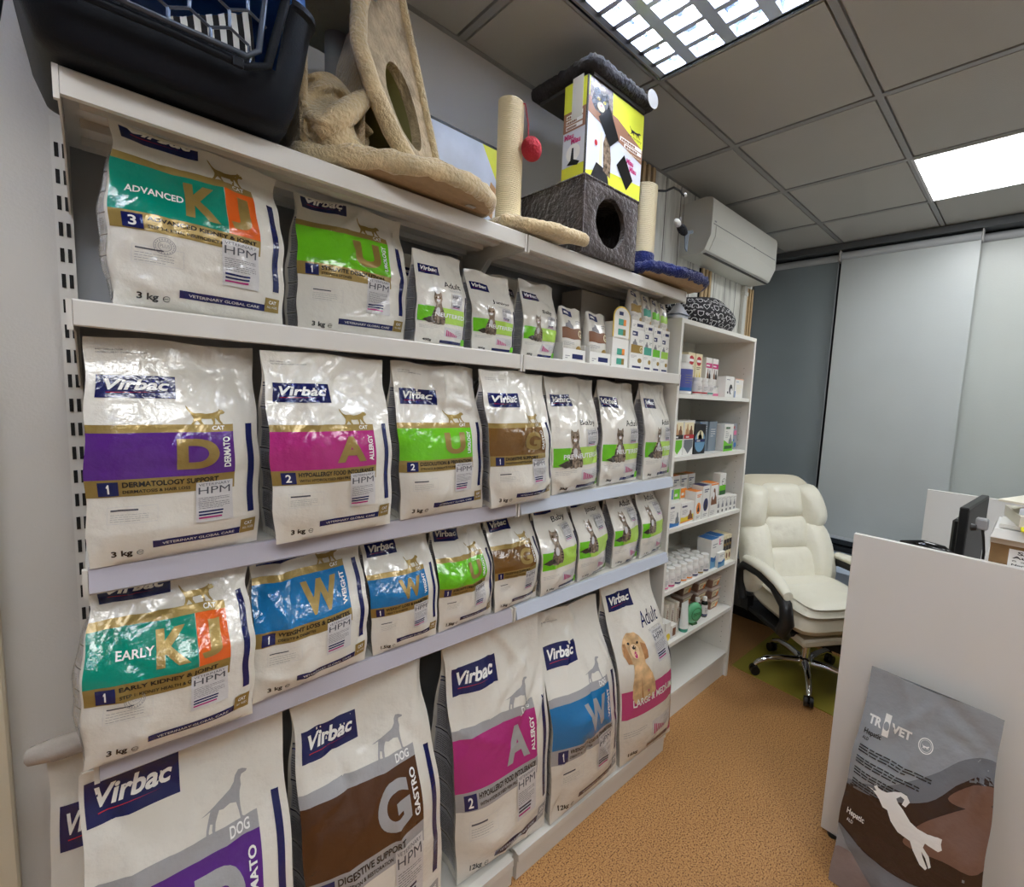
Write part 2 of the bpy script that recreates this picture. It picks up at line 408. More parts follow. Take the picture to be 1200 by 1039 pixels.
# wood-look wallpaper behind the bookcase
def plank_mat():
    m = bpy.data.materials.new('whitewashed_plank_wallpaper'); m.use_nodes = True; nt = m.node_tree; b = nt.nodes['Principled BSDF']
    tc = nt.nodes.new('ShaderNodeTexCoord'); mp = nt.nodes.new('ShaderNodeMapping'); mp.inputs['Scale'].default_value = (8, 1, 1.1)
    n = nt.nodes.new('ShaderNodeTexNoise'); n.inputs['Scale'].default_value = 2.2; n.inputs['Detail'].default_value = 8; n.inputs['Distortion'].default_value = 1.2
    nt.links.new(tc.outputs['Object'], mp.inputs[0]); nt.links.new(mp.outputs[0], n.inputs['Vector'])
    r = nt.nodes.new('ShaderNodeValToRGB'); e = r.color_ramp.elements
    e[0].position = .24; e[0].color = lin((96, 94, 88)); e[1].position = .58; e[1].color = lin((222, 222, 214)); a = e.new(.36); a.color = lin((190, 190, 182))
    nt.links.new(n.outputs['Fac'], r.inputs[0])
    sx = nt.nodes.new('ShaderNodeSeparateXYZ'); nt.links.new(tc.outputs['Object'], sx.inputs[0])
    m1 = nt.nodes.new('ShaderNodeMath'); m1.operation = 'MODULO'; m1.inputs[1].default_value = .145; nt.links.new(sx.outputs[0], m1.inputs[0])
    m2 = nt.nodes.new('ShaderNodeMath'); m2.operation = 'LESS_THAN'; m2.inputs[1].default_value = .006; nt.links.new(m1.outputs[0], m2.inputs[0])
    mx = nt.nodes.new('ShaderNodeMix'); mx.data_type = 'RGBA'; nt.links.new(m2.outputs[0], mx.inputs[0]); nt.links.new(r.outputs[0], mx.inputs[6]); mx.inputs[7].default_value = lin((60, 58, 54))
    nt.links.new(mx.outputs[2], b.inputs['Base Color']); b.inputs['Roughness'].default_value = .6
    return m
struct('wall_left_paper', MB().box((1.86, Y1 - .004, .0), (3.2995, Y1 - .0002, CEIL)), plank_mat())
SLAT = mat('pale_wood_slat', (196, 168, 126), rough=.5, var=.15, vscale=20)
def slat_panel(x0, n, label, z0=2.03, z1=CEIL - .01, st=.042):
    t = thing('slat_panel', label, 'wall panel', (x0, Y1 - .004, z0))
    obj('backing', MB().box((-.01, -.008, 0), (n * st, -.0005, z1 - z0)), mat('black_felt', (14, 14, 15), rough=.9), t)
    s0 = None
    for k in range(n):
        if not s0: s0 = obj('slat', MB().box((0, -.022, 0), (.022, -.008, z1 - z0)), SLAT, t)
        else: o = dup(s0, t); o.location = (k * st, 0, 0)
slat_panel(1.9, 4, 'dark-backed wooden slat strip by the ceiling beside the brown tray box')
slat_panel(2.58, 3, 'wooden slat strip between white planks under the air conditioner', 2.03, 2.46)
slat_panel(3.185, 3, 'wooden slat strip at the window corner beside the cable duct', 1.2, 2.46, st=.038)
# ------------------------------------------------------------------ window wall with roller blinds
win = empty_struct('wall_front'); FRAME = mat('dark_window_frame', (44, 48, 52), rough=.4)
obj('sill_wall', MB().box((X1, Y0, 0), (X1 + .1, YR, .56)), WALLM, win)
q = MB()
for y in (1.835, 1.19, .37, -.62, -1.6, -2.58): q.box((X1, y - .025, .56), (X1 + .06, y + .025, CEIL))
q.box((X1, Y0, CEIL - .1), (X1 + .06, YR, CEIL + .1)); q.box((X1, Y0, .56), (X1 + .06, YR, .60))
obj('frame', q, FRAME, win)
obj('low_rail', MB().box((X1 - .01, Y0, .655), (X1 + .02, YR, .675)), mat('light_window_rail', (170, 176, 182), rough=.4), win)
GLASS = mat('night_window_glass', (14, 20, 28), rough=.03, coat=.5)
obj('pane', MB().box((X1 + .03, Y0, .6), (X1 + .04, YR, CEIL - .1)), GLASS, win)
struct('trim_1', MB().box((X1 - .13, Y0, CEIL - .05), (X1 - .02, YR, CEIL - .004)), mat('blind_pelmet_grey', (88, 92, 96), rough=.5))
def blind(y0, y1, x, zb, col, label, refl=.35):
    t = thing('roller_blind', label, 'blind', (x, (y0 + y1) / 2, CEIL - .055)); h = (y1 - y0) / 2; L = CEIL - .05 - zb
    G = []
    for j in range(25):
        z = -.04 - (L - .05) * j / 24; row = []
        for i in range(13):
            yy = -h + 2 * h * i / 12
            row.append((.0025 * math.sin(3 * z + i * .5) * (j / 24), yy, z))
        G.append(row)
    m = MB().grid(G); m.grid([[(p[0] + .0015, p[1], p[2]) for p in r_] for r_ in G])
    obj('fabric', m, mat('blind_' + label.split()[0] + '_' + label.split()[1], col, rough=refl, bump=.08, bscale=90, var=.05, vscale=1.5, spec=.6), t, smooth=True)
    obj('roller', MB().tube([(.0, -h, -.035), (.0, h, -.035)], .026, 14), mat('blind_roller', (176, 180, 184), rough=.4), t, smooth=50)
    obj('bottom_bar', MB().box((-.008, -h, -L - .012), (.008, h, -L + .008), bev=.002), mat('blind_bar', (196, 200, 204), rough=.3), t)
    for s_ in (-1, 1): obj('bracket', MB().box((-.03, s_ * (h + .006) - .003, -.07), (.03, s_ * (h + .006) + .003, 0), bev=.001), mat('bracket_white', (210, 210, 210)), t)
    obj('chain', MB().tube([(-.02, h + .014, -.04), (-.02, h + .014, -L + .1), (-.008, h + .016, -L + .09), (-.004, h + .014, -.04)], .0022, 6), mat('chain_white', (120, 124, 128)), t)
blind(1.195, 1.84, 3.84, .70, (128, 138, 143), 'dark grey roller blind next to the bookcase corner', .22)
blind(.372, 1.165, 3.80, .70, (186, 192, 192), 'pale grey roller blind in the middle of the window')
blind(-.60, .41, 3.87, .70, (182, 188, 184), 'green grey roller blind behind the desk papers')
blind(-1.6, -.63, 3.80, .70, (168, 178, 178), 'grey roller blind beyond the desk', .36)
# low sill bench under the window
t = thing('window_bench', 'low grey window bench with pale blue top behind the armchair', 'bench', (3.65, 0, 0))
obj('carcass', MB().box((-.24, Y0, .07), (.249, YR - .005, .5)), mat('bench_grey', (122, 124, 126), rough=.6), t)
obj('top', MB().box((-.255, Y0, .45), (.249, YR - .005, .56), bev=.003), mat('bench_blue_white', (190, 204, 222), rough=.35), t)
obj('plinth', MB().box((-.245, Y0, 0), (.249, YR - .005, .07)), mat('plinth_black', (24, 20, 20), rough=.6), t)

# ------------------------------------------------------------------ gondola shelving
gon = thing('gondola_shelving', 'long cream steel retail shelving unit with slotted uprights along the wall', 'shelving', (0, 0, 0))
SHZ = {'A': 1.765, 'B': 1.303, 'C': .950}
bays = [(-.022, .902), (.922, 1.785)]
for bi, (xa, xb) in enumerate(bays):
    obj('back_panel', MB().box((xa, 1.545, .1), (xb, 1.56, 2.18)), mat('back_panel_grey', (150, 152, 154), rough=.5), gon)
    for key, z in (('T', 2.122), ('A', 1.765), ('B', 1.303), ('C', .950)):
        q = MB(); q.box((xa, 1.18, z - .004), (xb, 1.545, z))
        q.box((xa, 1.19, z - .03), (xb, 1.20, z - .004))
        for yy in (1.27, 1.36, 1.46): q.prism([(yy, z - .004), (yy, z - .02), (yy + .035, z - .02), (yy + .035, z - .004)], 0, xa + .02, xb - .02)
        sh = obj('shelf', q, SHELFM, gon)
        lip = MB()
        if key in 'TA':
            lip.prism([(1.170, z + .001), (1.180, z + .001), (1.182, z - .038), (1.176, z - .043), (1.168, z - .041), (1.168, z - .002)], 0, xa, xb)
            m_ = SHELFM
        else:
            lip.prism([(1.174, z + .001), (1.182, z + .001), (1.184, z - .036), (1.162, z - .044), (1.158, z - .040), (1.170, z + .0)], 0, xa, xb)
            m_ = RAILM if bi == 0 else RAILB
        obj('front_lip', lip, m_, gon)
        for s_ in (0, 1):
            xx = xa - .0035 if s_ == 0 else xb + .0005
            br = MB().prism([(1.17, z + .0005), (1.535, z + .0005), (1.535, z - .15), (1.50, z - .15), (1.36, z - .044), (1.17, z - .044)], 0, xx, xx + .003)
            br.prism([(1.166, z + .0), (1.172, z + .001), (1.178, z + .001), (1.178, z - .05), (1.168, z - .05)], 0, xx - .004 if s_ == 0 else xx, xx + .003 if s_ == 0 else xx + .007)
            obj('bracket', br, SHELFM, gon)
    q = MB(); q.box((xa, 1.125, .085), (xb, 1.545, .10)).prism([(1.108, .098), (1.13, .103), (1.13, 0), (1.112, 0)], 0, xa, xb)
    obj('base_deck', q, SHELFM, gon)
    q = MB(); q.box((xa, 1.102, .075), (xb, 1.109, .1)); obj('base_rail', q, SHELFM, gon)
for ux in (-.046, .900, 1.787):
    q = MB().box((ux, 1.52, 0), (ux + .026, 1.58, 2.16)); q.box((ux, 1.13, 0), (ux + .026, 1.52, .08))
    obj('upright', q, SHELFM, gon)
    q = MB(); k = 0
    z = .14
    while z < 2.13:
        for dx in (.0045, .0155): q.box((ux + dx, 1.5185, z), (ux + dx + .006, 1.521, z + .028))
        z += .0525
    o = obj('slots', q, SLOTM, gon); o['kind'] = 'stuff'
# ------------------------------------------------------------------ white bookcase
bk = thing('bookcase', 'tall narrow white bookcase with open shelves beside the steel shelving', 'bookcase', (0, 0, 0))
BX0, BX1, BY0, BY1 = 1.822, 2.59, 1.20, 1.59
for xa in (BX0, BX1 - .018):
    q = MB().box((xa, BY0, 0), (xa + .018, BY1, 2.02)); obj('side_panel', q, WHITEM, bk)
pin = MB()
for k in range(46):
    for yy in (1.25, 1.52): 
        z = .2 + .032 * k + (k // 6) * .03
        if z < 1.98: pin.box((BX1 - .0188, yy, z), (BX1 - .0175, yy + .004, z + .004))
obj('shelf_pin_holes', pin, mat('hole_grey', (150, 146, 138)), bk)
obj('back_board', MB().box((BX0 + .018, BY1 - .006, .08), (BX1 - .018, BY1, 2.0)), mat('bookcase_back_white', (224, 224, 214), rough=.5), bk)
obj('top_board', MB().box((BX0 + .018, BY0, 2.0), (BX1 - .018, BY1 - .006, 2.02)), WHITEM, bk)
BS = [1.682, 1.386, 1.039, .728, .441, .156]
for z in BS:
    obj('shelf', MB().box((BX0 + .018, BY0 + .004, z - .02), (BX1 - .018, BY1 - .006, z)), WHITEM, bk)
obj('plinth', MB().box((BX0 + .018, BY0 + .02, 0), (BX1 - .018, BY0 + .036, .136)), WHITEM, bk)
# ------------------------------------------------------------------ pet food bags
def sstep(a, b, x):
    t = np.clip((x - a) / (b - a), 0, 1); return t * t * (3 - 2 * t)
def wrinkles(U, V, wd, ht, seed, amp):
    rr = random.Random(seed); x = (U - .5) * wd; z = V * ht; D = np.zeros_like(U)
    for k in range(20):
        top = rr.random() < .6
        cx = rr.uniform(-.5, .5) * wd; cz = (rr.uniform(.62, .98) if top else rr.uniform(.02, .6)) * ht
        a = rr.gauss(1.2 if cx < 0 else 1.9, .6) if rr.random() < .7 else rr.uniform(0, PI)
        L = rr.uniform(.12, .4) * wd * (1.2 if top else .8); wdt = rr.uniform(.018, .04) * wd + .001
        dx = (x - cx) * math.cos(a) + (z - cz) * math.sin(a); dn = -(x - cx) * math.sin(a) + (z - cz) * math.cos(a)
        dn = dn + .12 * dx * dx / L * rr.choice((-1, 1))
        D += amp * rr.uniform(.35, 1) * rr.choice((-1, 1, 1)) * np.exp(-np.abs(dn) / wdt) * np.exp(-(dx / L) ** 2)
    # soft pillow dents
    for k in range(6):
        cx = rr.uniform(-.5, .5) * wd; cz = rr.uniform(.05, .95) * ht; s = rr.uniform(.12, .3) * wd
        D += amp * rr.uniform(-1.2, 1.2) * np.exp(-((x - cx) ** 2 + (z - cz) ** 2) / s ** 2)
    return D
CAT = [(0, .8), (.05, .72), (.1, .6), (.16, .52), (.22, .49), (.35, .5), (.5, .47), (.65, .5), (.75, .55), (.82, .6), (.84, .67), (.87, .62), (.93, .64), (.95, .6), (1, .53), (.96, .47), (.87, .44), (.84, .36), (.85, .22), (.91, .1), (.95, .02), (.89, .02), (.81, .14), (.74, .28), (.71, .28), (.72, .12), (.7, 0), (.65, 0), (.66, .14), (.62, .27), (.45, .26), (.38, .27), (.37, .18), (.43, .04), (.36, .02), (.3, .14), (.26, .2), (.22, .12), (.17, 0), (.1, 0), (.16, .14), (.18, .28), (.13, .42), (.07, .56), (.01, .7)]
DOG = [(0, .42), (.14, .46), (.3, .53), (.45, .6), (.62, .68), (.71, .78), (.74, .9), (.81, .99), (.9, .98), (1, .93), (.98, .89), (.88, .87), (.85, .8), (.86, .66), (.82, .55), (.81, .45), (.81, .3), (.83, .08), (.89, .03), (.79, .03), (.77, .2), (.73, .38), (.6, .42), (.45, .38), (.37, .4), (.32, .3), (.28, .2), (.26, .05), (.3, 0), (.21, 0), (.2, .1), (.22, .2), (.17, .22), (.13, .08), (.15, 0), (.07, 0), (.09, .14), (.14, .3), (.19, .45), (.1, .425)]
SITCAT = [(.2, 0), (.12, .06), (.1, .2), (.16, .38), (.24, .5), (.26, .6), (.2, .7), (.18, .8), (.2, .9), (.22, 1), (.3, .93), (.42, .93), (.5, 1), (.53, .9), (.54, .78), (.5, .68), (.52, .58), (.62, .42), (.7, .25), (.72, .1), (.66, 0), (.5, .02), (.4, -.01), (.3, .02)]
SITDOG = [(.16, 0), (.08, .1), (.1, .3), (.18, .46), (.22, .58), (.1, .6), (.0, .72), (.04, .84), (.14, .93), (.3, 1), (.5, .99), (.64, .92), (.74, .82), (.72, .7), (.62, .62), (.6, .56), (.72, .42), (.86, .24), (.9, .08), (.82, 0), (.6, .02), (.45, 0), (.3, .02)]
def logo(I, u0, v0, u1, v1, L=1, tilt=0):
    I.poly([(u0, v0), (u1, v0 + tilt), (u1, v1 + tilt), (u0, v1)], NAVY, L)
    h = v1 - v0; w_ = u1 - u0
    I.text('Virbac', u0 + .1 * w_, v0 + .34 * h + tilt * .3, u1 - .08 * w_, v0 + .82 * h + tilt * .3, WHITE, L + 1, bold=.03, shear=.25)
    I.poly([(u0 + .12 * w_, v0 + .22 * h), (u0 + .8 * w_, v0 + .26 * h), (u0 + .12 * w_, v0 + .245 * h)], RED, L + 1)
def hpm(I, u0, v0, u1, v1, L=3):
    h = v1 - v0; w_ = u1 - u0
    I.rect(u0, v0, u1, v1, PALE, L)
    I.text('VETERINARY', u0 + .06 * w_, v0 + .9 * h, u1 - .08 * w_, v0 + .965 * h, DKGREY, L + 1)
    I.text('HPM', u0 + .06 * w_, v0 + .7 * h, u1 - .08 * w_, v0 + .87 * h, DKGREY, L + 1, bold=0)
    I.lines(u0 + .06 * w_, v0 + .34 * h, u1 - .1 * w_, v0 + .64 * h, 7, DKGREY, L + 1, th=.25)
    for k in range(3): I.rect(u0 + .06 * w_, v0 + (.24 - .075 * k) * h, u0 + (.72 - .02 * k) * w_, v0 + (.28 - .075 * k) * h, NAVY if k < 2 else MAGENTA, L + 1)
def facts(I, u0, v0, u1, v1):
    I.outline(u0, v0, u1, v1, PALE, 1, .002)
    I.rect(u0 + .015, v1 - .02, u0 + .6 * (u1 - u0), v1 - .012, DKGREY, 1)
    I.lines(u0 + .015, v0 + .01, u1 - .05, v1 - .028, 4, GREY, 1, th=.2)
def bag(label, a, b, z0, tl, tr, lean, T, draw, group, seed, wd_amp=1.0, grid=(30, 44), HL=None, bulge=None, rip=True, loc_cat='pet food bag', body=None, fat=0, **kw):
    """a,b: bottom front corners (x,y); tl,tr: top corners (x,z)."""
    nu, nv = grid
    u = np.linspace(0, 1, nu + 1); v = np.linspace(0, 1, nv + 1); U, V = np.meshgrid(u, v)
    wd = math.dist(a, b); ht = (tl[1] + tr[1]) / 2 - z0
    cx, cy = (a[0] + b[0]) / 2, (a[1] + b[1]) / 2
    X = (a[0] * (1 - U) + b[0] * U) * (1 - V) + (tl[0] * (1 - U) + tr[0] * U) * V - cx
    Z = V * ((tl[1] * (1 - U) + tr[1] * U) - z0)
    base = a[1] * (1 - U) + b[1] * U - cy
    ls = sstep(.45, 1.0, V)
    B = (bulge if bulge is not None else .085 * wd + .003)
    puff = (1 - np.abs(2 * U - 1) ** 2.6) * np.clip(V / .14, 0, 1) ** .6 * (1 - sstep(.5, .97, V) * .92)
    W = wrinkles(U, V, wd, ht, seed, .0085 * wd_amp * (wd / .25) ** .7) * np.clip(V / .05, 0, 1)
    edge = np.clip(np.minimum(U, 1 - U) / .06, .25, 1)
    Y = base + lean * ls - B * puff - W * edge
    rr = random.Random(seed + 5); ph = rr.uniform(0, 6)
    # sides swell over the filling and pinch at the shoulder
    sw = .009 * np.sin(PI * np.clip(V / .75, 0, 1)) - .03 * np.exp(-((V - .86) / .09) ** 2) * (.5 + .5 * math.sin(ph))
    X = X + (2 * U - 1) * wd * (sw + .006 * np.sin(V * 23 + ph))
    Z = Z + .003 * wd_amp * np.sin(U * 9 + ph) * V ** 6
    P = np.stack([X, Y, Z], 2)
    nb = 8
    mm = MB(); rows = []
    for j in range(nv + 1):
        vv = j / nv; s_ = float(sstep(.45, 1.0, np.array(vv))); thick = T * (1 - s_) + .004
        yb = lambda uu: (a[1] * (1 - uu) + b[1] * uu - cy) + lean * s_ * 1.0 + thick
        fl, fr = P[j, 0], P[j, nu]
        inn = min(.22 * T, .03) * (.35 + .65 * vv) * (1 - s_ * .8)
        fo = -.013 * fat * math.sin(PI * min(1, vv / .85)) if fat else inn
        row = [P[j, i] for i in range(nu + 1)]
        for q in (.25, .5, .75):
            row.append((fr[0] - inn * math.sin(PI * q), fr[1] + (yb(1) - fr[1]) * q, fr[2]))
        for i in range(nb + 1):
            uu = 1 - i / nb; k = P[j, int(round(uu * nu))]
            row.append((fr[0] + (fl[0] - fr[0]) * (1 - uu), yb(uu) + .3 * B * (1 - abs(2 * uu - 1) ** 2.5) * (1 - s_), k[2]))
        for q in (.75, .5, .25):
            row.append((fl[0] + fo * math.sin(PI * q), fl[1] + (yb(0) - fl[1]) * q, fl[2]))
        rows.append(row)
    mm.grid(rows, wrap=True); n = len(rows[0]); last = nv * n
    mm.f.append(tuple(range(n - 1, -1, -1))); mm.m.append(0)
    mm.f.append(tuple(last + i for i in range(n))); mm.m.append(0)
    t = thing('pet_food_bag', label, loc_cat, (cx, cy, z0), 0, group)
    obj('sack', mm, body or FILM, t, smooth=62)
    S = Surf(P)
    draw(S, t, (HL or ht) / ht, **kw)
    # printed left gusset
    if T > .03 and kw.get('gusset', True):
        G = [[Vector(r_[0]) if q == 4 else Vector(r_[-(q)]) if q else Vector(r_[nu + 3 + nb + 1]) for q in (0, 3, 2, 1, 4)] for r_ in [[tuple(x) for x in r0] for r0 in rows]]
        GS = Surf([[tuple(p) for p in r_] for r_ in G])
        I = Ink(GS); k = 0; z = .04
        top = .84 if not kw.get('gtop') else kw['gtop']
        while z < top:
            z2 = min(z + .112, top)
            I.rect(.12, z, .9, z2 - .012, GUSS, 1); I.rect(.1, z2 - .01, .92, z2 - .004, NAVY, 1)
            I.lines(.16, z + .01, .86, z2 - .02, 9, DKGREY, 2, th=.3); z = z2
        I.build('gusset_print', t)
    return t
def vet(S, t, k, cols=((TEAL, 0, 1),), letter='K', letters=None, word='', num='1', title='', sub='', animal='cat', kg='3 kg', pre=None, stamp=False, metal=None, bt=0, bh=0, stripe=True, lg=(.05, .735, .48, .835), ltilt=0, gusset=True, **kw):
    M_ = metal or (GOLD if animal == 'cat' else GREY)
    vt = lambda y: y * k
    c0, c1 = .385 + bt, .585 + bt + bh
    logo_ = Ink(S); logo(logo_, lg[0], vt(lg[1]), lg[2], vt(lg[3]), 1, ltilt); logo_.build('brand_logo', t)
    I = Ink(S); ue = .82
    for (m_, a, b) in cols: I.rect(a * ue + .003 * (a > 0), vt(c0), b * ue, vt(c1), m_, 1)
    I.rect(.0, vt(c1), ue, vt(c1 + .035), M_, 1); I.rect(.0, vt(c0 - .075), ue, vt(c0), M_, 1)
    for (ch, a, b) in (letters or ((letter, .47, .72),)):
        I.text(ch, a, vt(c0 + .03), b, vt(c1 - .03), M_, 2, bold=.045, cut=True)
    if word: I.text(word, .745, vt(c0 + .03), .79, vt(c1 - .025), WHITE, 3, bold=.03, rot=1)
    if pre: I.text(pre, pre_u(pre), vt(c0 + .085), .37, vt(c0 + .118), WHITE, 2, bold=.02)
    I.rect(.06, vt(c0 - .07), .16, vt(c0 - .01), NAVY, 2); I.text(num, .09 + .01 * (num == '1'), vt(c0 - .06), .128 - .008 * (num == '1'), vt(c0 - .02), WHITE, 3, bold=.02)
    e = min(.79, .18 + .028 * len(title)); I.text(title, .18, vt(c0 - .036), e, vt(c0 - .012), BLACK, 2, bold=.025)
    if sub: I.text(sub, .18, vt(c0 - .062), min(.80, .18 + .0165 * len(sub)), vt(c0 - .048), BLACK, 2, bold=.015)
    I.build('colour_band', t)
    I = Ink(S)
    if animal == 'cat':
        I.poly(CAT, M_, 1, (.53, vt(c1 + .03), .77, vt(c1 + .145))); I.text('CAT', .68, vt(c1 + .008), .76, vt(c1 + .028), WHITE, 2, bold=.03)
    else:
        I.poly(DOG, M_, 1, (.52, vt(c1 + .03), .78, vt(c1 + .13))); I.text('DOG', .66, vt(c1 + .006), .77, vt(c1 + .03), WHITE, 2, bold=.02)
    I.build('animal_emblem', t)
    I = Ink(S); I.rect(.91, vt(.17), .955, vt(min(.62, .98 / k)), NAVY, 1); I.rect(.33, vt(.065), .86, vt(.098), NAVY, 1)
    I.text('VETERINARY GLOBAL CARE', .38, vt(.075), .82, vt(.087), PALE, 2, bold=.01)
    I.rect(.86, vt(.065), .965, vt(.135), M_, 2); I.text(animal.upper(), .885, vt(.105), .94, vt(.122), WHITE, 3, bold=.03); I.text('ALL AGES', .875, vt(.085), .95, vt(.096), WHITE, 3)
    I.build('navy_stripes', t)
    I = Ink(S); hpm(I, .575, vt(.155), .805, vt(c0 - .035)); I.build('nutrition_panel', t)
    I = Ink(S); facts(I, .10, vt(.19), .36, vt(.265))
    if stamp:
        I.ring(.26, vt(.275), .058, vt(.036), GREY, 1, t=.06); I.ring(.26, vt(.275), .036, vt(.022), GREY, 1, t=.1); I.text('PLUS', .235, vt(.268), .285, vt(.282), GREY, 1)
        for q in range(20):
            an = 2 * PI * q / 20; I.raw([(.26 + .047 * math.cos(an) - .004, vt(.275 + .029 * math.sin(an) - .004)), (.26 + .047 * math.cos(an) + .004, vt(.275 + .029 * math.sin(an) - .004)), (.26 + .047 * math.cos(an), vt(.275 + .029 * math.sin(an) + .004))], [(0, 1, 2)], GREY, 1)
    I.build('facts_box', t)
    I = Ink(S); e = .21 if len(kg) < 5 else .235
    I.text(kg, .11, vt(.032), e + .01, vt(.068), BLACK, 1, bold=.03)
    I.ring(e + .052, vt(.05), .02, vt(.012), BLACK, 1, t=.2, a0=.5, a1=5.6); I.rect(e + .036, vt(.049), e + .07, vt(.0515), BLACK, 1)
    I.build('weight_mark', t)
    if k > .9:
        I = Ink(S); I.text('EASY OPEN & CLOSE', .06, vt(.945), .2, vt(.951), DKGREY, 1); I.text('OUVERTURE ET FERMETURE FACILE', .06, vt(.932), .33, vt(.938), DKGREY, 1); I.build('opening_note', t)
def pre_u(p): return .07 if len(p) > 5 else .16
def care(S, t, k, word='Adult', band='NEUTERED', animal='cat', col=None, kg='400g', b0=.24, b1=.40, shade=True, lg=(.06, .75, .46, .85), wpos=(.5, .625, .86, .69), photo=(.2, .22, .62, .56), hp=(.62, .40, .86, .56), gusset=True, ltilt=0, tri=True, dark=True, **kw):
    vt = lambda y: y * k; col = col or LIME
    I = Ink(S); logo(I, lg[0], vt(lg[1]), lg[2], vt(lg[3]), 1, ltilt); I.build('brand_logo', t)
    I = Ink(S); I.text(word, wpos[0], vt(wpos[1]), wpos[2], vt(wpos[3]), BLACK if animal == 'cat' else NAVY, 1, bold=0)
    I.text('NUTRITION', wpos[0] + .1, vt(wpos[1] - .035), wpos[2], vt(wpos[1] - .018), GREY, 1); I.build('life_stage_word', t)
    I = Ink(S); I.rect(.02, vt(b0), .93, vt(b1), col, 1)
    if animal == 'cat': I.rect(.02, vt(b0), .28, vt(b1), GREEN, 1.4)
    I.text(band, .30 if len(band) < 10 else .16, vt(b0 + .062), .9, vt(b0 + .105), WHITE, 4, bold=.02)
    I.build('colour_band', t)
    I = Ink(S); bx = (photo[0], vt(photo[1]), photo[2], vt(photo[3])); w_ = bx[2] - bx[0]; h = bx[3] - bx[1]
    PX = lambda x: bx[0] + x * w_; PZ = lambda y: bx[1] + y * h
    if animal == 'cat':
        if dark: I.poly([(-.25, .1), (0, .2), (.25, .22), (.25, .06), (.0, .02)], TABBYD, 2, bx)
        I.poly(SITCAT, TABBY, 2, bx)
        I.disc(PX(.35), PZ(.72), .07 * w_, .045 * h, WHITE, 2.6); I.disc(PX(.36), PZ(.4), .09 * w_, .12 * h, PALE, 2.6)
        for q in (.27, .44): I.disc(PX(q), PZ(.8), .035 * w_, .022 * h, OLIVE, 3); I.disc(PX(q), PZ(.8), .016 * w_, .018 * h, BLACK, 3.4)
        I.disc(PX(.355), PZ(.745), .022 * w_, .012 * h, PINK, 3.2)
        for q in range(4): I.poly([(.14 + .02 * q, .16 + .1 * q), (.28, .2 + .1 * q), (.14 + .02 * q, .2 + .1 * q)], TABBYD, 2.6, bx); I.poly([(.7 - .03 * q, .14 + .09 * q), (.5, .2 + .09 * q), (.68 - .03 * q, .19 + .09 * q)], TABBYD, 2.6, bx)
        for q in (.3, .46): I.poly([(q, .02), (q + .012, .3), (q + .03, .02)], TABBYD, 2.8, bx)
    else:
        I.poly(SITDOG, TAN, 2, bx)
        I.poly([(.02, .72), (.08, .6), (.2, .6), (.16, .86), (.08, .86)], EARB, 2.6, bx); I.poly([(.74, .8), (.72, .62), (.6, .6), (.6, .84)], EARB, 2.6, bx)
        I.disc(PX(.38), PZ(.74), .13 * w_, .1 * h, mat('cream_fur_print', (232, 204, 164), rough=.3), 2.8)
        for q in (.26, .5): I.disc(PX(q), PZ(.85), .035 * w_, .018 * h, BLACK, 3.2)
        I.disc(PX(.38), PZ(.79), .06 * w_, .028 * h, BLACK, 3.2); I.disc(PX(.38), PZ(.69), .05 * w_, .045 * h, PINK, 3.2)
        I.poly([(.36, .0), (.38, .4), (.42, .0)], EARB, 2.8, bx); I.rect(PX(.2), PZ(.5), PX(.62), PZ(.525), TAN, 3)
    I.build('pet_picture', t)
    I = Ink(S); hpm(I, hp[0], vt(hp[1]), hp[2], vt(hp[3])); I.build('nutrition_panel', t)
    I = Ink(S); I.rect(.5, vt(.105), .92, vt(.2), PALE, 1)
    for q in range(7): I.rect(.54 + .035 * q, vt(.11), .56 + .035 * q, vt(.115 + .06 * (1 - q / 8)), PINK, 2)
    I.lines(.74, vt(.12), .9, vt(.19), 5, GREY, 2, th=.3); I.lines(.05, vt(.17), .4, vt(.21), 3, GREY, 1, th=.2); I.build('benefit_chart', t)
    I = Ink(S); I.rect(.945, vt(.1), .985, vt(.56), NAVY, 1); I.rect(.44, vt(.035), .9, vt(.065), NAVY, 1); I.rect(.9, vt(.035), .985, vt(.1), GREEN if animal == 'cat' else PINK, 2)
    I.build('navy_stripes', t)
    I = Ink(S); I.text(kg, .12, vt(.035), .12 + .04 * len(kg), vt(.065), BLACK, 1, bold=.03); I.build('weight_mark', t)

KJ = dict(cols=((TEAL, 0, .755), (ORANGE, .755, 1)), letters=(('K', .38, .575), ('J', .64, .77)), word='', stamp=True)
gA, gB, gC, gD = 'dry food bags on the second steel shelf', 'dry food bags on the third steel shelf', 'dry food bags on the fourth steel shelf', 'large dry food bags on the base deck'
bag('white cat food bag with teal and orange ADVANCED KJ band, numbered 3', (.027, 1.205), (.29, 1.235), 1.767, (.03, 2.096), (.294, 2.096), .05, .10, vet, gA, 11, HL=.415, title='ADVANCED KIDNEY & JOINT', sub='STEP 3-4: RENAL INSUFFICIENCY & OSTEOARTHRITIS', num='3', pre='ADVANCED', fat=1, bt=.015, bh=.03, lg=(.05, .735, .48, .835), **KJ)
bag('white cat food bag with green U band reading STRUVITE DISSOLUTION, under the top shelf', (.332, 1.285), (.577, 1.262), 1.767, (.341, 2.096), (.589, 2.096), .05, .10, vet, gA, 12, HL=.40, cols=((GREEN, 0, 1),), letter='U', word='UROLOGY', title='STRUVITE DISSOLUTION', sub='STRUVITE STONES', bt=.02, bh=.02, lg=(.05, .745, .45, .85), wd_amp=1.3)
bag('small cat food pouch reading Adult, between the green U bag and Junior pouch', (.591, 1.225), (.755, 1.255), 1.767, (.603, 2.022), (.768, 2.035), .05, .07, care, gA, 13, grid=(20, 30), kg='400g', wd_amp=.8)
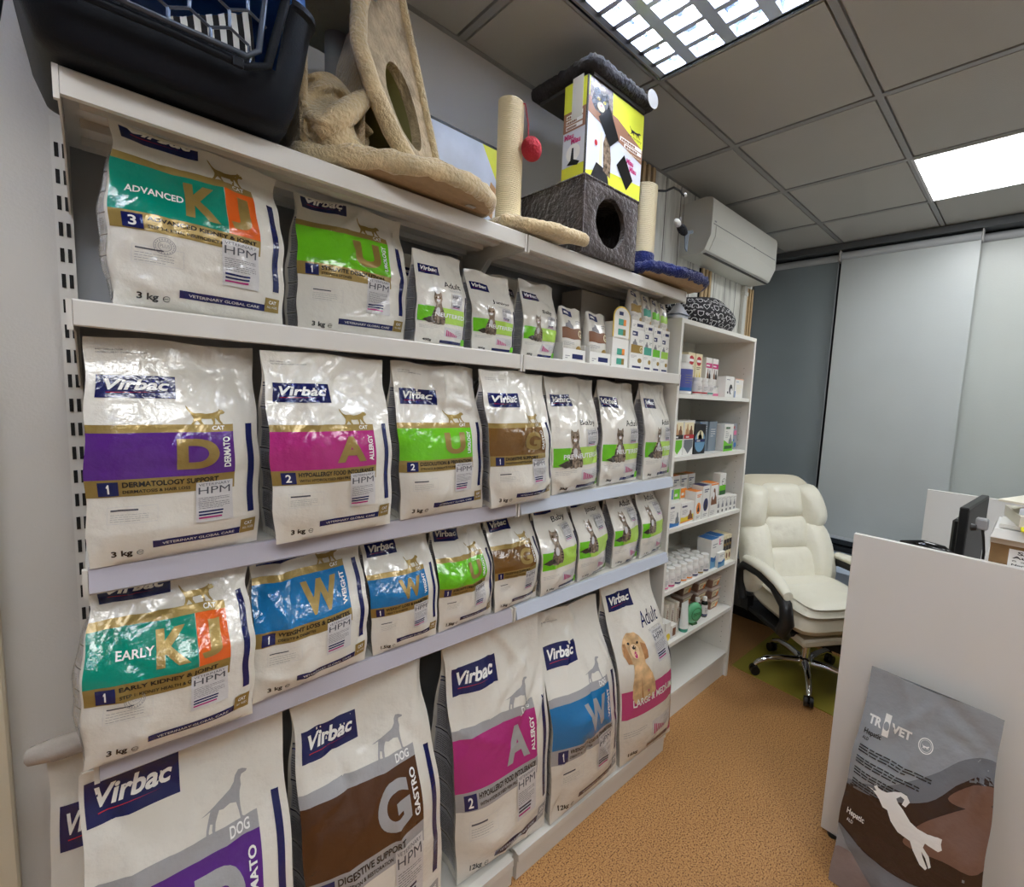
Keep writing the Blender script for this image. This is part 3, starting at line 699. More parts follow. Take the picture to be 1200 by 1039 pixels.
bag('plain cat food pouch tucked behind the small Adult pouch', (.60, 1.345), (.76, 1.365), 1.767, (.58, 2.035), (.755, 2.04), .05, .07, care, gA, 14, grid=(16, 24), wd_amp=.8)
bag('small cat food pouch reading Junior, next to the small Adult pouch', (.794, 1.27), (.932, 1.253), 1.767, (.79, 2.02), (.942, 2.012), .05, .07, care, gA, 15, grid=(20, 30), word='Junior', wpos=(.44, .6, .86, .655))
bag('small cat food pouch reading Baby at the shelf joint', (.985, 1.275), (1.135, 1.285), 1.767, (1.0, 2.03), (1.165, 2.035), .05, .06, care, gA, 16, grid=(20, 30), word='Baby', band='', wpos=(.5, .58, .8, .64), wd_amp=1.5)
bag('cat food pouch behind the small Baby pouch', (.975, 1.365), (1.12, 1.37), 1.767, (.955, 2.05), (1.12, 2.055), .05, .06, care, gA, 17, grid=(16, 24), word='Baby', band='')

bag('white cat food bag with purple D band reading DERMATOLOGY SUPPORT', (-.021, 1.165), (.227, 1.183), 1.305, (-.012, 1.711), (.233, 1.712), .05, .11, vet, gB, 21, cols=((PURPLE, 0, 1),), letter='D', word='DERMATO', title='DERMATOLOGY SUPPORT', sub='DERMATOSIS & HAIR LOSS', wd_amp=.9)
bag('white cat food bag with magenta A band reading HYPOALLERGY, gold cat emblem', (.248, 1.13), (.499, 1.151), 1.305, (.238, 1.712), (.495, 1.712), .05, .11, vet, gB, 22, cols=((MAGENTA, 0, 1),), letter='A', word='ALLERGY', num='2', title='HYPOALLERGY FOOD INTOLERANCE', sub='WITH HYDROLYSED FISH PROTEIN')
bag('white cat food bag with green U band reading DISSOLUTION & PREVENTION', (.532, 1.165), (.779, 1.168), 1.305, (.521, 1.712), (.767, 1.712), .05, .11, vet, gB, 23, cols=((GREEN, 0, 1),), letter='U', word='UROLOGY', num='2', title='DISSOLUTION & PREVENTION', sub='STRUVITE & OXALATE STONES', wd_amp=1.3)
bag('three kilo cat food bag with brown G band, between the green U and Baby bags', (.789, 1.135), (1.035, 1.152), 1.305, (.767, 1.712), (1.02, 1.712), .05, .11, vet, gB, 24, cols=((OLIVE, 0, 1),), letter='G', word='GASTRO', title='DIGESTIVE SUPPORT', sub='DIGESTION & RESTORATION', wd_amp=1.4)
CP = dict(wpos=(.52, .575, .88, .635), photo=(.2, .22, .66, .56), hp=(.62, .40, .88, .545))
bag('large cat food bag reading Baby and PRE NEUTERED on lime band', (1.06, 1.172), (1.318, 1.205), 1.305, (1.043, 1.71), (1.317, 1.712), .05, .11, care, gB, 25, grid=(26, 38), word='Baby', band='PRE NEUTERED', kg='3kg', wd_amp=1.5, **CP)
bag('large cat food bag reading Adult, directly beside the large Baby bag', (1.325, 1.195), (1.576, 1.213), 1.305, (1.335, 1.712), (1.57, 1.705), .05, .11, care, gB, 26, grid=(26, 38), kg='3kg', wd_amp=1.4, **CP)
bag('large cat food bag reading Adult at the bookcase end of the third shelf', (1.593, 1.19), (1.812, 1.21), 1.305, (1.59, 1.712), (1.80, 1.712), .05, .11, care, gB, 27, grid=(26, 38), kg='3kg', wd_amp=1.4, **CP)

bag('white cat food bag with teal and orange EARLY KJ band, numbered 1', (-.039, 1.137), (.199, 1.122), .953, (-.028, 1.252), (.212, 1.252), 0.075, .10, vet, gC, 31, HL=.415, title='EARLY KIDNEY & JOINT', sub='STEP 1: KIDNEY HEALTH & OSTEOARTHRITIS', num='1', pre='EARLY', fat=1, bt=-.033, lg=(.05, .65, .48, .75), **KJ)
WT = dict(cols=((BLUE, 0, 1),), letter='W', letters=(('W', .38, .71),), word='WEIGHT', title='WEIGHT LOSS & DIABETES', sub='OBESITY & DIABETES')
bag('three kilo cat food bag with blue W band beside the EARLY KJ bag', (.205, 1.155), (.448, 1.174), .953, (.221, 1.252), (.457, 1.252), 0.075, .10, vet, gC, 32, HL=.41, bt=-.01, bh=.02, lg=(.05, .685, .45, .775), **WT)
bag('smaller cat food bag with blue W band, next to the small green U bag', (.466, 1.175), (.642, 1.173), .953, (.46, 1.252), (.643, 1.252), 0.075, .08, vet, gC, 33, HL=.335, grid=(24, 36), kg='1.5kg', **WT)
bag('smaller cat food bag with bright green U band on the fourth shelf', (.652, 1.175), (.833, 1.183), .953, (.653, 1.252), (.838, 1.252), 0.075, .08, vet, gC, 34, HL=.335, grid=(24, 36), kg='1.5kg', cols=((GREEN, 0, 1),), letter='U', word='UROLOGY', title='STRUVITE DISSOLUTION', sub='STRUVITE STONES', wd_amp=1.6)
bag('smaller cat food bag with brown G band on the fourth shelf', (.842, 1.173), (1.02, 1.186), .953, (.835, 1.252), (1.035, 1.252), 0.075, .08, vet, gC, 35, HL=.335, grid=(24, 36), kg='1.5kg', cols=((OLIVE, 0, 1),), letter='G', word='GASTRO', title='DIGESTIVE SUPPORT', sub='DIGESTION & RESTORATION', wd_amp=1.3)
CQ = dict(grid=(20, 30), HL=.345, lg=(.04, .78, .5, .88), wpos=(.42, .68, .85, .745), photo=(.15, .3, .66, .64), hp=(.6, .5, .88, .65), b0=.26, b1=.44, kg='1.5kg')
bag('middle-sized cat food bag reading Baby, beside the small brown G bag', (1.03, 1.172), (1.209, 1.189), .953, (1.03, 1.252), (1.221, 1.252), 0.075, .08, care, gC, 36, word='Baby', band='', **CQ)
bag('middle-sized cat food bag reading Junior on the fourth shelf', (1.217, 1.183), (1.4, 1.21), .953, (1.224, 1.252), (1.42, 1.252), 0.075, .08, care, gC, 37, word='Junior', band='', **CQ)
bag('middle-sized cat food bag reading Adult, right after the Junior bag', (1.43, 1.197), (1.605, 1.207), .953, (1.445, 1.252), (1.625, 1.252), 0.075, .08, care, gC, 38, band='', wd_amp=1.2, **CQ)
bag('middle-sized cat food bag reading Adult at the bookcase end of the fourth shelf', (1.613, 1.195), (1.80, 1.215), .953, (1.632, 1.252), (1.81, 1.252), 0.075, .08, care, gC, 39, band='', **CQ)

bag('large dog food bag with purple D band in the bottom corner', (-.055, 1.118), (.262, 1.118), .105, (-.05, .898), (.275, .898), .105, .15, vet, gD, 41, grid=(36, 50), HL=.98, cols=((PURPLE, 0, 1),), letter='D', word='DERMATO', title='DERMATOLOGY SUPPORT', sub='DERMATOSIS & HAIR LOSS', animal='dog', kg='12kg', lg=(.02, .70, .43, .785), bt=-.02, wd_amp=.9, bulge=.02)
bag('large dog food bag with dark brown G band reading DIGESTIVE SUPPORT', (.31, 1.125), (.655, 1.13), .105, (.285, .898), (.62, .898), .095, .15, vet, gD, 42, grid=(36, 50), HL=.87, cols=((BROWN, 0, 1),), letter='G', word='GASTRO', title='DIGESTIVE SUPPORT', sub='DIGESTION & RESTORATION', animal='dog', kg='12kg', lg=(.04, .72, .44, .80), bt=.03, wd_amp=1.3)
bag('large dog food bag with magenta A band reading HYPOALLERGY', (.72, 1.155), (1.055, 1.125), .105, (.69, .898), (1.045, .898), .075, .15, vet, gD, 43, grid=(36, 50), HL=.83, cols=((MAGENTA, 0, 1),), letter='A', word='ALLERGY', num='2', title='HYPOALLERGY FOOD INTOLERANCE', sub='WITH HYDROLYSED FISH PROTEIN', animal='dog', kg='12kg', wd_amp=1.6)
bag('large dog food bag with blue W band and rounded slumped top', (1.07, 1.11), (1.435, 1.112), .105, (1.055, .86), (1.385, .845), .12, .15, vet, gD, 44, grid=(36, 50), animal='dog', kg='12kg', wd_amp=1.7, **WT)
bag('sixteen kilo dog food bag with golden puppy and pink LARGE & MEDIUM band', (1.455, 1.109), (1.798, 1.09), .105, (1.40, .885), (1.715, .89), .12, .15, care, gD, 45, grid=(36, 50), animal='dog', word='Adult', band='LARGE & MEDIUM', col=PINK, kg='16kg', b0=.28, b1=.44, lg=(.06, .84, .5, .925), wpos=(.52, .72, .9, .80), photo=(.12, .36, .6, .72), hp=(.64, .53, .92, .69), wd_amp=.9)
# bag leaning beyond the end of the shelving, top rolled down
def plainlogo(S, t, k, **kw):
    I = Ink(S); logo(I, .06, .72 * k, .5, .84 * k, 1); I.build('brand_logo', t)
t = bag('white bag with rolled-down top behind the purple D dog bag, past the shelf end', (-.10, 1.325), (.12, 1.325), .105, (-.10, .895), (.12, .885), .03, .08, plainlogo, 'bags behind the front row', 46, grid=(20, 30), gusset=False)
obj('rolled_top', MB().tube([(-.125, .03, .785), (-.09, .01, .795), (-.045, .0, .80)], [.018, .023, .022], 10), pl('roll_grey_brown', (176, 168, 160)), t, smooth=60)
# ------------------------------------------------------------------ small cartons and bottles
CARD = mat('white_carton', (234, 233, 228), rough=.42); CARDD = mat('grey_brown_carton', (176, 170, 160), rough=.7)
def ink(n, rgb): return mat('print_' + n, rgb, rough=.4)
kW = ink('white', (240, 240, 238)); kK = ink('black', (26, 26, 30)); kG = ink('green', (110, 196, 40)); kR = ink('red', (186, 40, 50)); kB = ink('blue', (40, 110, 176)); kN = ink('navy', (22, 34, 92))
kO = ink('orange', (236, 140, 50)); kY = ink('yellow', (232, 206, 60)); kM = ink('magenta', (200, 50, 120)); kS = ink('slate', (112, 118, 124)); kT = ink('teal', (70, 160, 140)); kC = ink('sky', (110, 160, 196)); kA = ink('text grey', (130, 130, 136)); kP = ink('pink', (228, 120, 160)); kD = ink('dark green', (40, 90, 40)); kBr = ink('brown', (122, 76, 44)); kF = ink('fur tan', (190, 148, 104)); kCr = ink('cream', (236, 226, 190)); kV = ink('violet blue', (90, 96, 170)); kOl = ink('olive', (150, 120, 50))
def carton(label, x, y, z, w_, d, h, paint, group, rot=0, base=None, cat='carton', top=None, name='carton'):
    t = thing(name, label, cat, (x, y, z + .0004), rot, group)
    obj('box', MB().box((-w_ / 2, 0, 0), (w_ / 2, d, h), bev=min(.0015, h / 20)), base or CARD, t)
    if top: obj('lid_print', MB().box((-w_ / 2 + .001, .001, h), (w_ / 2 - .001, d - .001, h + .0004)), top, t)
    e = .0002
    I = Ink(flat((-w_ / 2, -e, 0), (w_ / 2, -e, 0), (w_ / 2, -e, h), (-w_ / 2, -e, h))); paint(I); I.build('front_print', t, .00025)
    return t
def body_pet(I, a, b, c, d, col, head=True):
    I.poly([(0, 0), (.05, .45), (.3, .62), (.35, .95), (.5, 1), (.62, .9), (.7, .6), (.9, .4), (1, 0)], col, 3, (a, b, c, d))
# front designs
def d_shield(col, strip, top):
    def f(I):
        I.rect(.04, .62, .96, .97, top, 1); body_pet(I, .15, .6, .5, .93, kF); body_pet(I, .5, .6, .9, .88, kBr); I.rect(.0, .49, 1, .61, strip, 4); I.lines(.2, .52, .85, .58, 1, kW, 5, th=.8)
        I.poly([(.06, .46), (.94, .46), (.94, .25), (.5, .04), (.06, .25)], col, 2)
    return f
def d_round(I):
    I.rect(0, 0, 1, 1, kK, 1); I.disc(.5, .42, .47, .36, kC, 2); I.disc(.5, .6, .3, .2, kCr, 3); body_pet(I, .3, .46, .7, .78, kD); I.rect(.05, .4, .95, .5, kN, 4); I.lines(.2, .42, .85, .48, 1, kW, 5, th=.8)
def d_stripe(col, tx=None, pet=None, low=False):
    def f(I):
        I.lines(.08, .82, .8, .92, 2, kN, 2, th=.6)
        if low: I.rect(0, .0, 1, .26, col, 1)
        else: I.rect(.0, .38, 1, .62, col, 1)
        if pet: body_pet(I, .45, .2, .85, .65, pet)
        I.lines(.08, .66, .5, .78, 3, kA, 2, th=.4)
    return f
def d_oval(col):
    def f(I): I.disc(.5, .42, .34, .2, col, 1); body_pet(I, .34, .3, .66, .55, kK); I.lines(.2, .8, .85, .92, 2, col, 2, th=.6); I.lines(.2, .08, .8, .18, 2, kA, 2, th=.4)
    return f
def d_green(I):
    I.poly([(0, 0), (1, 0), (1, .36), (.5, .28), (0, .42)], kG, 1); I.rect(.1, .08, .9, .2, kD, 2); I.lines(.14, .82, .9, .92, 1, kD, 2, th=.8); I.lines(.14, .5, .5, .78, 5, kA, 2, th=.3); body_pet(I, .5, .26, .9, .62, kA)
def d_black(n):
    def f(I):
        I.lines(.1, .8, .9, .92, 2, kA, 2, th=.3); body_pet(I, .2, .35, .7, .75, kA); I.rect(.3, .06, .6, .22, kK, 2)
    return f
def d_tall(I): I.disc(.5, .82, .36, .11, kR, 1); I.rect(.2, .79, .8, .85, kW, 2); I.poly([(.1, .05), (.3, .55), (.5, .3), (.7, .6), (.9, .05)], kY, 2); I.lines(.2, .62, .8, .7, 2, kK, 2)
def d_pink(I): I.rect(.0, .62, 1, .8, kM, 1); I.lines(.1, .68, .9, .75, 1, kW, 2, th=.8); body_pet(I, .2, .22, .5, .6, kBr); body_pet(I, .52, .22, .85, .56, kK)
def d_peng(I): I.lines(.1, .82, .7, .9, 1, kN, 2); I.disc(.64, .38, .2, .24, kK, 2); I.disc(.7, .3, .1, .13, kW, 3); I.disc(.3, .22, .08, .06, kK, 2)
def d_wo(I): I.lines(.12, .82, .7, .9, 1, kB, 2); I.rect(0, 0, .1, .34, kB, 2); I.lines(.2, .2, .8, .7, 8, kCr, 1); I.rect(.0, .96, 1, 1, kO, 2)
def d_blue(I): I.poly([(0, 0), (.9, 0), (.95, .16), (.5, .14), (.1, .22)], kB, 1); I.lines(.08, .78, .75, .88, 1, kN, 2, th=.8); I.lines(.1, .3, .5, .7, 6, kA, 2, th=.25); body_pet(I, .6, .12, .9, .6, kS)
def d_dog(I): I.poly([(0, .06), (1, .1), (1, .4), (.3, .3), (0, .34)], kY, 1); I.poly([(0, .06), (1, .1), (1, .16), (0, .12)], kO, 2); I.lines(.08, .78, .7, .88, 1, kN, 2, th=.8); body_pet(I, .55, .16, .95, .6, kBr); I.lines(.1, .46, .5, .7, 4, kA, 2, th=.3)
gs = ['cartons on the upper bookcase shelf', 'cartons on the second bookcase shelf', 'cartons on the third bookcase shelf', 'items on the fourth bookcase shelf', 'items on the fifth bookcase shelf']
PLASW = mat('white_bottle_plastic', (236, 236, 232), rough=.25)
def bottle(label, x, y, z, r, h, group, lab, capc=None, body=None, neck=.5, name='bottle', labcol2=None):
    t = thing(name, label, 'bottle', (x, y, z + .0004), 0, group)
    q = MB().lathe([(r * .9, 0), (r, .004), (r, h * .68), (r * .92, h * .74), (r * neck, h * .8), (r * neck, h * .82)], n=16); obj('body', q, body or PLASW, t, smooth=40)
    q = MB().lathe([(r * (neck + .12), h * .815), (r * (neck + .12), h - .002), (r * (neck + .05), h)], n=16); obj('cap', q, capc or PLASW, t, smooth=40)
    Rr = r + .0003; G = [[(Rr * math.sin(a), -Rr * math.cos(a), zz) for a in np.linspace(-1.9, 1.9, 13)] for zz in (h * .08, h * .64)]
    S = Surf(G); I = Ink(S); I.rect(0, 0, 1, .98, lab, 1); I.rect(0, .02, 1, .16, labcol2 or kN, 2); I.lines(.3, .35, .62, .8, 4, kA, 2, th=.35); I.build('label', t, .0003)
    return t
z1, z2, z3, z4, z5 = BS[0], BS[1], BS[2], BS[3], BS[4]
# shelf 1
bottle('dark-labelled plastic bottle half hidden behind the display boxes on the upper bookcase shelf', 1.90, 1.30, z1, .04, .17, gs[0], kK, neck=.4)
bottle('tall white bottle with violet label on the upper bookcase shelf', 1.975, 1.27, z1, .043, .19, gs[0], kV, neck=.45, labcol2=kB)
for k in range(3): bottle(['small white jar with red label in front of the yellow cartons, nearest the violet bottle', 'small white jar with red label, middle of the three jars', 'small white jar with teal label beside the pink cartons'][k], 2.045 + k * .057, 1.235, z1, .025, .085, gs[0], mat('pale_label', (226, 224, 222), rough=.4), neck=.85, labcol2=[kR, kR, kT][k], name='jar')
for k in range(2): carton(['tall cream carton with red oval, behind the first two small jars', 'tall cream carton with red oval, beside the pink cartons'][k], 2.085 + k * .072, 1.30, z1, .066, .05, .212, d_tall, gs[0], base=mat('cream_carton', (238, 226, 190), rough=.4))
for k in range(2): carton(['slim carton with pink band, touching the cream carton', 'slim carton with pink band, next to the white dog carton'][k], 2.245 + k * .068, 1.29, z1 + .06, .062, .05, .14, d_pink, gs[0])
for k in range(2): carton(['low white carton under the first pink carton', 'low white carton under the second pink carton'][k], 2.243 + k * .066, 1.275, z1, .062, .06, .058, d_stripe(kP, low=True), gs[0])
carton('white carton with black and white dog picture on the upper bookcase shelf', 2.385, 1.235, z1, .095, .07, .112, d_peng, gs[0], top=kBr)
carton('white carton with orange top edge at the end of the upper bookcase shelf', 2.495, 1.235, z1, .10, .07, .105, d_wo, gs[0], top=kO)
# shelf 2
carton('flea collar carton with bright green shield', 1.896, 1.225, z2, .086, .06, .165, d_shield(kG, kK, kCr), gs[1])
carton('flea collar carton with red strip and grey shield', 1.99, 1.225, z2, .09, .06, .165, d_shield(kS, kR, kCr), gs[1])
carton('black carton with round pale blue picture', 2.098, 1.225, z2, .105, .06, .15, d_round, gs[1], base=kK)
carton('white and black carton standing behind the round blue picture carton', 2.132, 1.30, z2, .07, .06, .165, d_stripe(kK), gs[1])
for k in range(2): carton(['slate blue carton beside the black carton', 'slate grey carton behind the green white carton'][k], 2.215 + k * .082, 1.275 - .01 * k, z2, .08, .12, .16, [lambda I: (I.rect(.0, .1, .2, .95, kB, 1), I.lines(.3, .6, .9, .9, 4, kW, 2, th=.3), I.disc(.4, .8, .12, .08, kN, 2)), lambda I: I.lines(.2, .5, .8, .8, 4, kW, 2, th=.3)][k], gs[1], base=mat('slate_carton', (128, 142, 154), rough=.4), top=kK)
carton('white carton with green foot and cat picture', 2.402, 1.225, z2, .105, .06, .148, d_green, gs[1])
carton('grey carton with pink corner mark, upper of two at the shelf end', 2.5, 1.25, z2 + .0765, .10, .09, .072, lambda I: (I.lines(.45, .6, .95, .85, 1, kR, 2, th=.8), I.rect(.6, .1, .9, .45, kP, 2)), gs[1], base=mat('mid_grey_carton', (150, 156, 164), rough=.4))
carton('grey carton with blue corner mark, lower of two at the shelf end', 2.5, 1.25, z2, .10, .09, .075, lambda I: (I.lines(.45, .6, .95, .85, 1, kB, 2, th=.8), I.disc(.8, .35, .14, .2, kB, 2)), gs[1], base=mat('mid_grey_carton', (150, 156, 164), rough=.4))
# shelf 3
carton('wide white carton with grey cat and blue foot', 1.905, 1.22, z3, .11, .06, .118, d_blue, gs[2])
carton('wide white carton with brown dog on a yellow wave', 2.022, 1.22, z3, .118, .06, .108, d_dog, gs[2])
for k in range(4): carton(['magenta', 'blue', 'green', 'orange'][k] + ' topped slim carton behind the wide white cartons', 1.90 + k * .057, 1.29 - .003 * k, z3, .052, .05, .165, (lambda c_: lambda I: (I.rect(0, .68, 1, 1, c_, 1), I.lines(.15, .76, .8, .9, 1, kW, 2, th=.6)))([kM, kB, kG, kO][k]), gs[2])
for k, (c_, n_) in enumerate(((kM, 'magenta'), (kB, 'blue'), (kG, 'green'), (kO, 'orange'))): pass
carton('slim white carton with orange oval', 2.118, 1.215, z3, .062, .07, .152, d_oval(kO), gs[2], top=kO)
carton('slim white carton with navy circle', 2.19, 1.215, z3, .07, .07, .175, d_oval(kN), gs[2], top=kN)
carton('white carton with brown and white dog portrait', 2.275, 1.215, z3, .078, .07, .18, lambda I: (body_pet(I, .1, .35, .9, .85, kBr), I.disc(.4, .62, .14, .12, kW, 4), I.lines(.1, .06, .7, .2, 3, kA, 2, th=.3), I.rect(0, .94, 1, 1, kO, 3)), gs[2], top=kO)
for k in range(4): carton(['dark', 'orange', 'amber', 'pale orange'][k] + ' topped tall carton standing in the back row of the third bookcase shelf', 2.05 + k * .075, 1.36, z3, .068, .06, .21, d_stripe([kK, kO, kY, kO][k]), gs[2], top=[kK, kO, kOl, kO][k])
for k in range(5): carton('small white carton with black print, ' + ['beside the dog portrait carton', 'second from the dog portrait carton', 'under the green bottle carton', 'second from the bookcase side', 'touching the bookcase side'][k], 2.342 + k * .047, 1.22, z3, .044, .06, .098 - .003 * k, d_black(k), gs[2])
carton('upright white and green carton standing on the small white cartons', 2.40, 1.235, z3 + .0985, .07, .045, .12, lambda I: (I.rect(0, 0, 1, .45, kG, 1), I.rect(0, 0, 1, .2, kD, 2), I.ring(.6, .6, .3, .16, kK, 2, t=.12), I.lines(.3, .6, .8, .68, 1, kK, 3, th=.6)), gs[2])
# shelf 4: pill bottles in rows
ORD = ['first', 'second', 'third', 'fourth', 'fifth', 'sixth', 'seventh', 'eighth']
nm = ['front', 'second', 'third']
cols = [kP, kM, kN, kO, kO, kN, kOl, kN]; k = 0
for r_ in range(3):
    for c_ in range(8):
        x = 1.876 + c_ * .0552 - r_ * .004
        bottle('white pill bottle, %s row, %s from the steel shelving' % (nm[r_], ORD[c_]), x, 1.235 + r_ * .056, z4, .0245, .098, 'white pill bottles on the fourth bookcase shelf', mat('pale_label', (226, 224, 222), rough=.4), neck=.8, labcol2=cols[c_])
for c_ in range(6): bottle('small grey-capped bottle behind the pill bottles, %s from the steel shelving' % ORD[c_], 1.885 + c_ * .047, 1.42, z4, .02, .085, 'grey capped bottles behind the pill bottles', kA, capc=mat('clear_grey_plastic', (170, 172, 170), rough=.2), body=mat('clear_grey_plastic', (170, 172, 170), rough=.2))
def d_wave(I): I.poly([(0, 0), (1, 0), (1, .5), (.5, .34), (0, .42)], kB, 1); I.poly([(0, .0), (1, .0), (1, .3), (.4, .2), (0, .28)], kC, 2); I.lines(.2, .7, .8, .88, 2, kA, 2, th=.4)
carton('white carton with blue waves beside the pill bottles', 2.352, 1.225, z4, .085, .09, .165, d_wave, gs[3], top=kB)
carton('small white carton with blue waves in front of the taller one', 2.40, 1.205, z4, .075, .018, .085, d_wave, gs[3])
carton('white and pink carton with blue waves behind the small one', 2.435, 1.235, z4, .07, .09, .165, lambda I: (d_wave(I), I.rect(.2, .7, .4, .92, kP, 3)), gs[3], top=kB)
for k in range(3): carton('cream and black carton ' + ['next to the blue wave cartons', 'second from the bookcase side panel', 'touching the side panel on the fourth shelf'][k], 2.487 + k * .032, 1.235, z4, .030, .1, .155, lambda I: (I.rect(.0, .42, 1, .86, kK, 1), I.rect(.2, .6, .8, .7, kOl, 2), I.disc(.5, .2, .3, .12, kBr, 2)), gs[3], base=mat('cream_carton', (238, 226, 190), rough=.4))
# shelf 5
TUB = mat('brown_tub', (150, 116, 98), rough=.45); LIDT = mat('tub_lid_pale', (188, 172, 160), rough=.3)
for c_ in range(3):
    for r_ in range(3):
        t = thing('food_tub', 'brown plastic tub with pale lid, %s tier, %s' % (['bottom', 'middle', 'top'][r_], ['farthest from the bookcase side', 'middle column of the tub stacks', 'beside the bookcase side panel'][c_]), 'tub', (2.235 + c_ * .115, 1.345 - .025 * c_, z5 + .0004 + r_ * .0655), 0, 'brown food tubs stacked on the fifth bookcase shelf')
        q = MB(); q.add([(-.038, -.03, 0), (.038, -.03, 0), (.038, .03, 0), (-.038, .03, 0), (-.05, -.04, .052), (.05, -.04, .052), (.05, .04, .052), (-.05, .04, .052)], [(0, 3, 2, 1), (4, 5, 6, 7), (0, 1, 5, 4), (1, 2, 6, 5), (2, 3, 7, 6), (3, 0, 4, 7)])
        obj('tub', q, TUB, t); obj('lid', MB().box((-.053, -.043, .052), (.053, .043, .0625), bev=.003), LIDT, t)
        I = Ink(flat((-.038, -.0304, 0), (.038, -.0304, 0), (.05, -.0404, .052), (-.05, -.0404, .052))); I.rect(.1, .25, .9, .95, kCr, 1); I.disc(.78, .4, .15, .3, kO, 2); I.lines(.2, .4, .6, .8, 3, kBr, 2, th=.5); I.build('label', t, .0003)
for k in range(7): carton('slim white carton standing on end, %s from the steel shelving' % ORD[k], 1.876 + k * .029, 1.32 - .012 * k, z5, .025, .1, .165 - .003 * (k % 3), lambda I: (I.lines(.2, .1, .8, .9, 12, kA, 1, th=.3), I.rect(.25, .35, .5, .8, kBr, 2)), 'slim white cartons on the fifth bookcase shelf', base=mat('cream_white_carton', (226, 220, 206), rough=.4))
for k in range(3): carton(['white carton with dark spray picture at the front of the fifth shelf', 'white carton with yellow spot at the front of the fifth shelf', 'low brown and white carton at the front of the fifth shelf'][k], 1.88 + k * .055, 1.225, z5, .048, .05, [.11, .1, .07][k], [lambda I: I.poly([(.2, .1), (.2, .6), (.6, .8), (.9, .5), (.8, .1)], kK, 1), lambda I: I.disc(.5, .22, .4, .2, kY, 1), lambda I: I.rect(.2, .2, .8, .8, kBr, 1)][k], gs[4])
t = thing('cream_tube', 'white and teal squeeze tube standing on its cap', 'tube', (2.095, 1.235, z5 + .0004), 0, gs[4])
obj('tube_body', MB().grid([[((.028 * (1 - v) + .034 * v) * math.cos(a), (.024 * (1 - v) + .002) * math.sin(a), .02 + .14 * v) for a in np.linspace(0, 2 * PI, 16, endpoint=False)] for v in np.linspace(0, 1, 6)], wrap=True), mat('tube_white', (228, 234, 232), rough=.3), t, smooth=True)
obj('cap', MB().lathe([(.022, 0), (.024, .004), (.024, .022), (.02, .024)], n=16), kT, t)
t = thing('gel_bottle', 'round translucent green bottle on the fifth bookcase shelf', 'bottle', (2.20, 1.24, z5 + .0004), -.25, gs[4])
q = MB(); q.grid([[(.06 * math.cos(a) * math.cos(b), .022 * math.cos(b) ** .6 * 0 + .024 * math.sin(b), .064 + .06 * math.sin(a) * math.cos(b)) for a in np.linspace(0, 2 * PI, 24, endpoint=False)] for b in np.linspace(-PI / 2 + .02, PI / 2 - .02, 11)], wrap=True)
obj('body', q, mat('green_gel_plastic', (96, 178, 128), rough=.15, coat=.5), t, smooth=True)
I = Ink(flat((-.04, -.0225, .03), (.04, -.0225, .03), (.04, -.0225, .1), (-.04, -.0225, .1))); I.ring(.5, .5, .48, .5, kD, 1, t=.1); I.lines(.2, .35, .8, .65, 3, kD, 1, th=.5); I.build('label', t, .0018)
obj('foot', MB().box((-.02, -.015, 0), (.02, .015, .012), bev=.002), kD, t)
for k in range(2): bottle(['small dark bottle with white cap behind the green bottle', 'small dark bottle with white cap near the tubs'][k], 2.285 + k * .045, 1.27 - .02 * k, z5, .019, .115, gs[4], mat('pale_label', (226, 224, 222)), body=mat('dark_glass', (22, 28, 26), rough=.1), neck=.6)

# ------------------------------------------------------------------ display boxes at the end of the second steel shelf
gX = 'display boxes at the end of the second steel shelf'; zs = 1.767
def d_pouch(col, L='G'):
    def f(I):
        I.rect(.1, .84, .5, .95, kN, 1); I.lines(.14, .87, .46, .92, 1, kW, 2, th=.8); I.rect(.05, .42, .92, .62, col, 1); I.text(L, .7, .45, .88, .59, kCr, 2, bold=.02) if L else None
        body_pet(I, .14, .62, .5, .76, kA); I.lines(.62, .7, .92, .78, 2, kA, 2, th=.4); I.disc(.74, .24, .16, .06, kOl, 1); I.lines(.08, .3, .5, .38, 3, kA, 1, th=.3); I.rect(.2, .05, .85, .1, kN, 1)
    return f
def tray_pouch(label, x, y, w_, d, h, col, L, gp, z=zs, trayh=.05, rot=0):
    t = thing('treat_pouch', label, 'treat pouch', (x, y, z + .0004), rot, gp)
    h1 = h
    rows = []
    for j in range(9):
        v = j / 8; th = d * (1 - v ** 3) * .5 + .001
        rows.append([(-w_ * .46 + w_ * .92 * i / 8, d / 2 - th * (1 - abs(i / 4 - 1) ** 4 * .5), .004 + (h1 - .004) * v + .004 * math.sin(i * 1.3) * v) for i in range(9)] + [(w_ * .46 - w_ * .92 * i / 8, d / 2 + th * (1 - abs(i / 4 - 1) ** 4 * .5), .004 + (h1 - .004) * v) for i in range(9)])
    obj('pouch', MB().grid(rows, wrap=True), FILM, t, smooth=True)
    S = Surf([r_[:9] for r_ in rows]); I = Ink(S); d_pouch(col, L)(I); I.build('front_print', t, .0008)
    q = MB().box((-w_ / 2, -.004, 0), (w_ / 2, d + .004, .003)).box((-w_ / 2, -.004, .003), (w_ / 2, -.002, trayh)).box((-w_ / 2, -.002, .003), (-w_ / 2 + .002, d + .004, trayh * 1.4)).box((w_ / 2 - .002, -.002, .003), (w_ / 2, d + .004, trayh * 1.4))
    obj('card_tray', q, CARD, t); I = Ink(flat((-w_ / 2, -.0042, 0), (w_ / 2, -.0042, 0), (w_ / 2, -.0042, trayh), (-w_ / 2, -.0042, trayh))); I.rect(.4, .3, .88, .65, kN, 1); I.lines(.1, .3, .3, .6, 2, kA, 1); I.build('tray_print', t, .0003)
